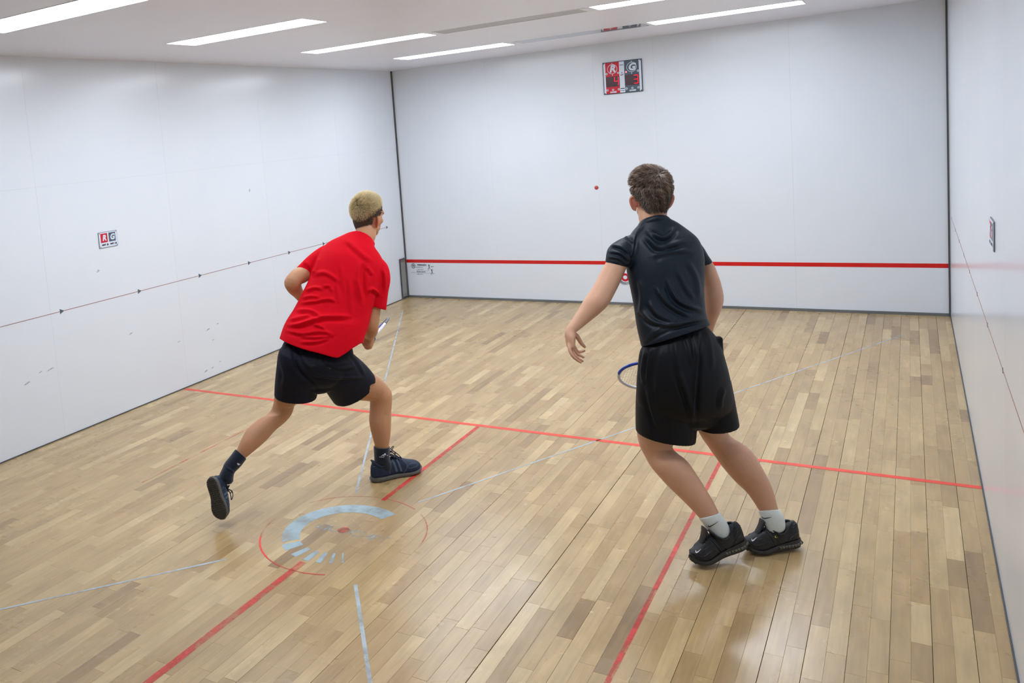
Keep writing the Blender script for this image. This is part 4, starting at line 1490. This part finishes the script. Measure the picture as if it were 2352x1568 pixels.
for k in range(4):     # fingers closed round the grip, seen from the back of the hand
    ox, oy = -1.6 * k + 1, 4.4 * k + 1
    finger(bd, [(848 + ox, 777 + oy, 5.03), (853.5 + ox, 780 + oy, 5.02), (856 + ox, 783.5 + oy, 5.05), (852 + ox, 785.5 + oy, 5.085), (846 + ox, 784 + oy, 5.095)], .0092, .0070)
finger(bd, [(842, 776, 5.09), (849, 774, 5.12), (855, 776, 5.14), (858, 780, 5.14)], .0125, .0080)
body1 = fuse('body', bd, .0036, 4, M_skin2, p1, flush=[(HC1 + HM1 @ (np.array([sg * .083, -.012, -.024]) * 1.02), .030) for sg in (-1, 1)])
face_parts(HC1, HM1, p1, 1.02, (84, 66, 46))


def reg1(p):
    x, y, z = p
    if y > .055: return z > .075 - max(0, abs(x) - .03) * .3
    if y > .0: return z > .012 + (y > .03) * (y - .03) * 2.2 - (.0 if y > .03 else .0)
    if y > -.03: return z > .004
    return z > -.088 and abs(x) < .046 + (z + .088) * .5


wh1 = nrm(np.array([.012, -.80, .58]))


def top1(p):
    return p[2] - (.050 - .066 * min(1, max(0, -p[1] / .085)) + (.010 if p[1] > .02 else 0))


def strand1(p, n, g):
    tt = top1(p) + g.normal() * .007
    away = nrm(n - wh1 * (n @ wh1) + np.cross(wh1, n) * .35)
    if tt > 0:
        dw = math.acos(max(-1, min(1, n @ wh1)))
        l = (.010 + .010 * min(1, max(0, (p[2] - .04) / .08)) + .008 * max(0, -p[1] / .1) + .004 * g.random()) * min(1, .25 + tt * 20)
        fw = np.array([0, .7, .25]) if p[2] > .07 else np.array([0, 0, -.35])
        d = nrm(n * (.85 if p[2] > .06 else .5) + away * .8 + fw * .5 + g.normal(size=3) * .16)
        d2 = nrm(d + away * .5 + fw * .3)
        base = .38 + .16 * g.random() + .22 * min(1, dw / 1.1)
        if tt < .02: base -= .3 * (1 - tt / .02)
        t = [max(.05, base - .34 * (1.3 - min(1, dw))), base - .08, base + .12, min(1, base + .24)]
        return [d * l * .35, d * l * .7 + d2 * l * .02, d * l * .72 + d2 * l * .33], .0013, t
    d = nrm(n * .35 + away * .6 + np.array([0, 0, -.5]) + g.normal(size=3) * .1)
    l = .0055 + .002 * g.random()
    b = .0 + .12 * g.random()
    return [d * l * .5, d * l], .0008, [b, b + .03, b + .05]


M_hair1 = hair_material('bleached hair', [(0, (70, 56, 50)), (.15, (96, 78, 64)), (.34, (146, 122, 82)), (.55, (206, 182, 130)), (.78, (234, 216, 172)), (1, (250, 240, 214))])
hair('hair', HC1, HM1, 1.02, reg1, strand1, 9000, M_hair1, p1, lambda p: .36 if top1(p) > .006 else .06, 3)

# socks and shoes
sk = MB()
loft(sk, [R(540.5, 1031, 566, 1054, 4.69, 1.06), R(527, 1049, 553, 1071, 4.675, 1.08), R(516.5, 1062, 540, 1084, 4.665, 1.1), R(511, 1074, 537, 1092, 4.655, 1.2), R(504, 1088, 536, 1104, 4.65, 1.2)], 4, 26, ('hem', 'dome'))
sock = fuse('sock', sk, .0028, 2, M_sock, p1, [([(511, 1066), (524, 1076), (540, 1086)], .003, 2.5)])
decal(bvh_of(sock), [[(544.5, 1063.5), (547.5, 1063), (549.5, 1067.5), (546.5, 1068)], [(549, 1064), (551.5, 1065.5), (551, 1067.5), (549.8, 1067)]], 'sock_mark', M_wmark, sock, .003)
sk = MB()
loft(sk, [R(858, 1025, 895.5, 1026, 5.0, 1.06), R(859, 1045, 895, 1045, 5.0, 1.02), R(860, 1060, 897, 1058, 5.004, .88), R(861, 1076, 900, 1072, 5.008, .70), R(865, 1088, 897, 1084, 5.012, .60)], 4, 26, ('hem', 'dome'))
sock = fuse('sock', sk, .0028, 2, M_sock, p1, [([(859, 1060), (875, 1063), (896, 1059)], .002, 2.5)])
mkp = []
for (x0, y0, hh) in ((875.5, 1047.5, 2.2), (879.5, 1046.8, 3.8), (883.5, 1045.5, 5.0)):
    mkp.append([(x0, y0), (x0 + 3.2, y0 - .8), (x0 + 4.0 - hh * .4, y0 - hh), (x0 + .6 - hh * .4, y0 - hh + .8)])
mkp += stroke([(871, 1049), (880, 1049.6), (891, 1045)], 1.1)
decal(bvh_of(sock), mkp, 'sock_mark', M_wmark, sock, .003)
# front shoe flat on the floor
hf = gnd(853.5, 1106); tf = gnd(966, 1080)
hf[2] = tf[2] = .0038
shoe(p1, hf, tf, UPW, 'court', 1, 1.08, 1.18)
# rear shoe on the tip of its toe
hb = at(483, 1097, 4.585); tb = at(508, 1193, 4.55)
shoe(p1, hb, tb, nrm(FWD * .90 + RGT * .50), 'court', -1, 1.45, 1.15)
racket('blue and white racket held low in front by the red shirt player', RB - rax * .01, RT, np.cross(nrm(at(862, 766, 1) - CAMC), rax) + .2 * CAMR[2], [M_rblue, M_rgrey, M_rwhite, M_rwhite], .085, .27, .15)

# ================================================================== player in black
p2 = empty('person', tuple(gnd(1680, 1275)))
tag(p2, 'person in a black T-shirt and long black shorts leaning left, brown hair', 'person')
torso = [R(1475, 796, 1629, 745, 3.83, .66), R(1465, 752, 1620, 726, 3.84, .66), R(1458, 703, 1616, 700, 3.855, .64), R(1450, 660, 1614, 664, 3.87, .64), R(1443, 628, 1615, 626, 3.885, .64),
         R(1440, 598, 1614, 592, 3.90, .64), R(1441, 566, 1606, 560, 3.91, .60), R(1446, 543, 1588, 537, 3.92, .56), R(1460, 523, 1562, 517, 3.925, .62), R(1470, 513, 1538, 505, 3.93, .85)]
sl_l = [R(1450, 538, 1476, 606, 3.90, .8), R(1424, 549, 1458, 612, 3.895, .85), R(1404, 562, 1450, 612, 3.885, .9), R(1395, 578, 1445, 612, 3.88, .95), R(1391, 602, 1441, 614, 3.88, .95)]
sl_r = [R(1570, 540, 1600, 548, 3.94, .9), R(1584, 560, 1616, 568, 3.955, 1.0), R(1594, 582, 1625, 584, 3.965, 1.1), R(1601, 609, 1634.5, 599, 3.975, 1.15)]
sh = MB()
loft(sh, torso, 4, 44, ('hem', 'flat'), power=.9)
loft(sh, sl_l, 4, 28, ('dome', 'hem')); loft(sh, sl_r, 4, 26, ('dome', 'hem'))
loft(sh, [R(1463, 520, 1545, 512, 3.93, .85), R(1467, 513, 1537, 505.5, 3.935, 1.0), R(1469.5, 509, 1533, 502, 3.938, 1.0)], 3, 28, ('flat', 'hem'))
loft(sh, [R(1536, 512, 1550, 522, 3.91, .8), R(1542, 511, 1553, 519, 3.90, .8), R(1550, 522, 1562, 526, 3.90, .8)], 3, 14)
wr = [([(1478, 518), (1464, 540), (1458, 573), (1452, 606)], -.004, 2.5), ([(1483, 538), (1497, 556), (1513, 569), (1539, 563), (1579, 551)], .009, 6),
      ([(1494, 532), (1517, 546), (1535, 541), (1549, 522)], .010, 5), ([(1500, 588), (1517, 582), (1551, 577), (1593, 577)], .006, 6),
      ([(1508, 660), (1522, 685), (1548, 708), (1590, 729)], .008, 5), ([(1534, 642), (1545, 675), (1567, 697), (1614, 714)], .009, 5), ([(1489, 691), (1511, 722), (1552, 740)], .007, 6),
      ([(1472, 711), (1487, 730), (1512, 742), (1565, 745)], .007, 6), ([(1403, 563), (1427, 568), (1450, 585)], .006, 3.5), ([(1400, 577), (1427, 583), (1446, 600)], .006, 3.5),
      ([(1397, 590), (1420, 593), (1440, 606)], .004, 3), ([(1432, 541), (1445, 548), (1458, 560)], .005, 4), ([(1478, 786), (1522, 760), (1578, 741), (1624, 731)], .005, 4),
      ([(1485, 775), (1520, 752), (1560, 742), (1612, 730)], .005, 5), ([(1580, 600), (1600, 640), (1606, 690)], .005, 6), ([(1468, 640), (1474, 680), (1470, 720)], .005, 6),
      ([(1556, 620), (1575, 660), (1600, 690)], .005, 6), ([(1446, 575), (1452, 592), (1450, 612)], -.006, 4)]
shirt2 = fuse('t_shirt', sh, .0034, 9, M_blackshirt, p2, wr)
bv2 = bvh_of(shirt2)
decal(bv2, stroke([(1478, 517), (1467, 533), (1461, 553), (1457, 576), (1452, 602)], 1.0), 'sleeve_seam', M_kmark, shirt2, .0012)

so = MB()
pel = [R(1490, 776, 1617, 742, 3.83, .52), R(1472, 808, 1646, 778, 3.83, .68), R(1467, 850, 1664, 830, 3.83, .70), R(1464, 890, 1676, 880, 3.835, .66), R(1466, 930, 1682, 925, 3.85, .58), R(1480, 955, 1670, 948, 3.86, .48)]
loft(so, pel, 4, 44)
loft(so, [R(1465, 880, 1585, 885, 3.84, .85), R(1463, 925, 1596, 930, 3.865, .85), R(1462.5, 965, 1597, 972, 3.885, .85), R(1463, 993, 1594, 1010, 3.895, .85)], 4, 34, ('dome', 'hem'), power=.92)
loft(so, [R(1585, 870, 1674, 868, 3.85, 1.1), R(1594, 915, 1682, 908, 3.87, 1.1), R(1599, 950, 1688, 942, 3.89, 1.1), R(1601, 984, 1692, 968, 3.90, 1.1)], 4, 32, ('dome', 'hem'), power=.92)
pk = [R(1646, 776, 1659.5, 778, 3.80, 1.4), R(1648, 800, 1661, 800, 3.80, 1.2), R(1655, 830, 1664, 830, 3.81, 1.0)]
loft(so, pk, 3, 14)
wr = [([(1612, 765), (1609, 830), (1603, 900), (1598, 975)], -.009, 5), ([(1562, 860), (1578, 905), (1592, 955)], .010, 6), ([(1488, 890), (1497, 938), (1512, 982)], .009, 6),
      ([(1497, 796), (1490, 830), (1486, 876)], .007, 4), ([(1664, 890), (1656, 915), (1654, 940)], .006, 5), ([(1520, 795), (1512, 850), (1508, 920)], .005, 8),
      ([(1550, 780), (1556, 830), (1562, 880)], .005, 7), ([(1575, 772), (1583, 800), (1588, 840)], .005, 5), ([(1625, 765), (1632, 800), (1636, 850)], .004, 6),
      ([(1482, 800), (1474, 850), (1478, 880)], .005, 4), ([(1590, 768), (1597, 790), (1600, 830)], .004, 4)]
shorts2 = fuse('shorts', so, .0032, 10, M_blackshorts, p2, wr)

HC2 = at(1495, 452, 3.955); HM2 = frame(-3, -4, 2)
bd = MB()
loft(bd, [ringw(r[:3], r[3:6] * .84, r[6] * .82) for r in torso[1:-1]], 3, 28)
loft(bd, [ringw(r[:3], r[3:6] * .86, r[6] * .86) for r in pel], 3, 28)
loft(bd, [R(1476, 528, 1528, 524, 3.92, .7), R(1470, 511, 1531, 502, 3.937, .86), R(1467, 493, 1531, 487, 3.95, .95), R(1468, 470, 1527, 466, 3.965, 1.0)], 3, 24)
head(bd, HC2, HM2, 1.0)
for sg in (-1, 1):
    e_ = ear_mesh(HC2, HM2, sg, 1.05, .95)
    bd.add(e_.V, e_.F)
# legs
loft(bd, [R(1475, 900, 1580, 905, 3.85, .8), R(1470, 950, 1566, 955, 3.88, .85), R(1464, 992, 1549, 1004, 3.905, .9), R(1470, 1022, 1543, 1026, 3.915, .95), R(1484, 1048, 1558, 1046, 3.905, 1.0), R(1501, 1075, 1582, 1068, 3.88, 1.0),
          R(1526, 1104, 1603, 1099, 3.855, 1.0), R(1556, 1135, 1621, 1126, 3.83, 1.0), R(1585, 1165, 1637, 1150, 3.81, 1.0), R(1608, 1190, 1650, 1177, 3.793, .95), R(1625, 1208, 1660, 1199, 3.782, .8), R(1638, 1226, 1668, 1219, 3.776, .65)], 4, 26)
loft(bd, [R(1590, 900, 1672, 895, 3.86, .95), R(1597, 950, 1674, 945, 3.90, .95), R(1602, 984, 1668.5, 983, 3.925, .95), R(1613, 1005, 1680, 1003, 3.935, 1.0), R(1630, 1027, 1705, 1020, 3.93, 1.0), R(1646, 1048, 1730, 1045, 3.915, 1.0),
          R(1664, 1073, 1747, 1075, 3.90, 1.0), R(1689, 1102, 1762, 1103, 3.885, 1.0), R(1718, 1131, 1774, 1130, 3.868, 1.0), R(1745, 1172, 1786, 1170, 3.85, .95), R(1755, 1192, 1794, 1187, 3.84, .8), R(1762, 1210, 1796, 1205, 3.833, .65)], 4, 26)
# left arm, hanging out to the side
loft(bd, [R(1430, 556, 1464, 596, 3.90, .9), R(1404, 580, 1448, 604, 3.885, .95), R(1392, 603, 1440, 612, 3.88, .95), R(1381, 622, 1427, 641, 3.875, 1.0), R(1363, 657, 1411, 674, 3.86, 1.0), R(1343, 686, 1397, 699, 3.85, .95),
          R(1330, 708, 1379, 718, 3.845, .9), R(1316, 730, 1350, 742, 3.835, .85), R(1303, 750, 1327, 760, 3.82, .85), R(1297.5, 764, 1322, 763, 3.815, .95), R(1299, 778, 1321.5, 776, 3.81, 1.45), R(1302.5, 795, 1320.5, 797, 3.805, 1.75)], 4, 22)

finger(bd, [(1308, 786, 3.795), (1308, 801, 3.775), (1313, 814, 3.765), (1322, 824, 3.765), (1334, 832, 3.77)], .0092, .0062)
finger(bd, [(1309, 788, 3.795), (1312, 802, 3.793), (1319, 814, 3.79), (1328, 822, 3.79), (1338, 829, 3.795)], .0095, .0065)
finger(bd, [(1312, 788, 3.818), (1317, 802, 3.82), (1325, 812, 3.823), (1332, 816, 3.826), (1340, 820, 3.83)], .0098, .0066)
finger(bd, [(1314, 786, 3.840), (1321, 800, 3.845), (1327, 807, 3.85), (1333, 808, 3.853), (1342, 805.5, 3.855)], .0095, .0064)
finger(bd, [(1313, 764, 3.83), (1324, 771, 3.835), (1331, 781, 3.84), (1336, 789, 3.842), (1343, 796, 3.845)], .0135, .0075)
# right arm, reaching down in front
loft(bd, [R(1586, 558, 1606, 564, 3.95, .9), R(1602, 592, 1627, 590, 3.97, .95), R(1608, 608, 1637, 604, 3.98, 1.0), R(1611, 625, 1645.5, 622, 3.985, 1.05), R(1614, 652, 1655, 650, 4.0, 1.05), R(1615, 680, 1661, 684, 4.01, 1.0), R(1616, 706, 1655, 709, 4.03, 1.0),
          R(1615, 735, 1643, 741, 4.07, 1.0), R(1608, 775, 1631, 783, 4.13, .9), R(1602, 800, 1623, 806, 4.17, .8)], 4, 22)
RB2 = at(1652, 875, 4.20); RT2 = at(1421.5, 858, 4.22)
rx2 = nrm(RT2 - RB2)
hand(bd, at(1611, 812, 4.185), at(1614, 862, 4.20) - at(1611, 812, 4.185), rx2, FWD, 1.0, (60, 85, 60), 2, 45)
body2 = fuse('body', bd, .0036, 4, M_skin, p2, flush=[(HC2 + HM2 @ np.array([sg * .085, -.012, -.024]), .034) for sg in (-1, 1)])
face_parts(HC2, HM2, p2, 1.0, (72, 58, 46))


def reg2(p):
    x, y, z = p
    if y > .055: return z > .068 - max(0, abs(x) - .03) * .3
    if y > .0: return z > .0 + max(0, y - .03) * 2.4
    if y > -.03: return z > -.004
    return z > -.066 and abs(x) < .046 + (z + .060) * .58


wh2 = nrm(np.array([.16, -.66, .73]))


def strand2(p, n, g):
    away = n - wh2 * (n @ wh2)
    away = nrm(away + np.cross(wh2, n) * .55)
    dw = math.acos(max(-1, min(1, n @ wh2)))
    lowk = min(1, max(0, (p[2] + .06) / .09))
    topk = min(1, max(0, (p[2] - .03) / .07))
    l = .010 + .008 * lowk + .016 * topk + .005 * g.random()
    clump = math.sin(p[0] * 210 + p[2] * 60) * .5 + math.sin(p[1] * 190 + p[0] * 130 + p[2] * 90) * .5
    lift = .03 + .16 * topk + .16 * clump * topk + (.2 if dw < .4 else 0)
    grav = np.array([0, 0, -.55]) if p[2] < .06 else np.array([0, .1, 0])
    d = nrm(n * lift + away * (.9 if dw < 1.4 else .35) + grav + g.normal(size=3) * .10)
    d2 = nrm(away * .8 + grav * .9 - n * .08 + g.normal(size=3) * .06)
    b = .44 + .2 * clump * (.4 + .6 * lowk) + .16 * g.normal() - .16 * (1 - lowk)
    b = min(.95, max(.05, b))
    return [d * l * .4, d * l * .62 + d2 * l * .16, d * l * .66 + d2 * l * .42], .0014, [max(0, b - .2), b, b + .05, min(1, b + .14)]


M_hair2 = hair_material('brown hair', [(0, (52, 44, 38)), (.3, (82, 66, 54)), (.6, (126, 104, 88)), (.85, (166, 144, 128)), (1, (198, 180, 166))])
hair('hair', HC2, HM2, 1.0, reg2, strand2, 10000, M_hair2, p2, lambda p: .12, 9)

# socks and shoes
for (rings, mk_, md) in (([R(1606, 1190, 1652, 1176, 3.793, 1.06), R(1614, 1201, 1661, 1188, 3.786, .98), R(1624, 1214, 1670, 1201, 3.78, .84), R(1635, 1231, 1678, 1219, 3.776, .72)],
                          stroke([(1626.5, 1206), (1628, 1209), (1630.5, 1209.2), (1640, 1204), (1650, 1197)], [1.2, 2.6, 2.4, 1.6, .7]), 0),
                         ([R(1743.5, 1173, 1788.5, 1170, 3.85, 1.06), R(1748, 1185, 1795, 1180, 3.843, .98), R(1753, 1199, 1801, 1192, 3.836, .84), R(1759, 1215, 1803, 1207, 3.832, .72)],
                          stroke([(1749, 1186), (1752, 1189.5), (1757, 1190.3), (1764, 1189), (1772, 1187)], [1.0, 2.0, 2.2, 1.8, .7]), 0)):
    sk = MB(); loft(sk, rings, 4, 26, ('hem', 'dome'))
    sock = fuse('sock', sk, .0028, 2, M_wsock, p2)
    decal(bvh_of(sock), mk_, 'sock_mark', M_kmark, sock, .003)
tl = gnd(1591, 1301); tl[2] = .004
hl = at(1713, 1252, 3.795)
ls_ = shoe(p2, hl, tl, UPW, 'runner', -1, 1.05, 1.24)
tr_ = gnd(1710, 1271); tr_[2] = .004
hr = at(1836, 1250, 3.85)
rs_ = shoe(p2, hr, tr_, UPW, 'runner', 1, 1.05, 1.2)
bl_ = bvh_of(ls_[0]); br_ = bvh_of(rs_[0])
decal(bl_, stroke(catmull(np.array([(1597.5, 1263), (1599, 1268), (1602.5, 1267.2), (1610, 1260.5)], float), 3), np.interp(np.linspace(0, 1, 10), [0, .35, .6, 1], [.8, 3.2, 2.8, .5])), 'white_tick', M_wmark, ls_[0], .003)
decal(br_, stroke(catmull(np.array([(1726.5, 1236.5), (1728, 1241), (1731, 1240), (1738.5, 1233)], float), 3), np.interp(np.linspace(0, 1, 10), [0, .35, .6, 1], [.8, 3.2, 2.8, .5])), 'white_tick', M_wmark, rs_[0], .003)
decal(br_, [[(1784 + 4.4 * math.cos(t), 1231.5 + 3.6 * math.sin(t)) for t in np.linspace(0, 6.28, 14)]], 'badge', M_yel, rs_[0], .003)
decal(br_, [[(1784 + 1.8 * math.cos(t), 1231.8 + 1.3 * math.sin(t)) for t in np.linspace(0, 6.28, 10)]], 'badge_centre', M_kmark, rs_[0], .0036)
racket('blue and white racket held across the front by the black shirt player', RB2, RT2, FWD * .8 + UPW * .55, [M_rwhite, M_rblue, M_rblue, M_rwhite], .098, .30, .15)

# ball in flight near the front wall
bl = MB().ellipsoid(at(1370, 431, 8.75), [.0205] * 3, None, 24, 16).obj('ball', mat('red rubber', srgb(176, 62, 54), rough=.6, noise=.06, nscale=80), None, True)
tag(bl, 'small red rubber ball in flight in front of the white front wall', 'ball')
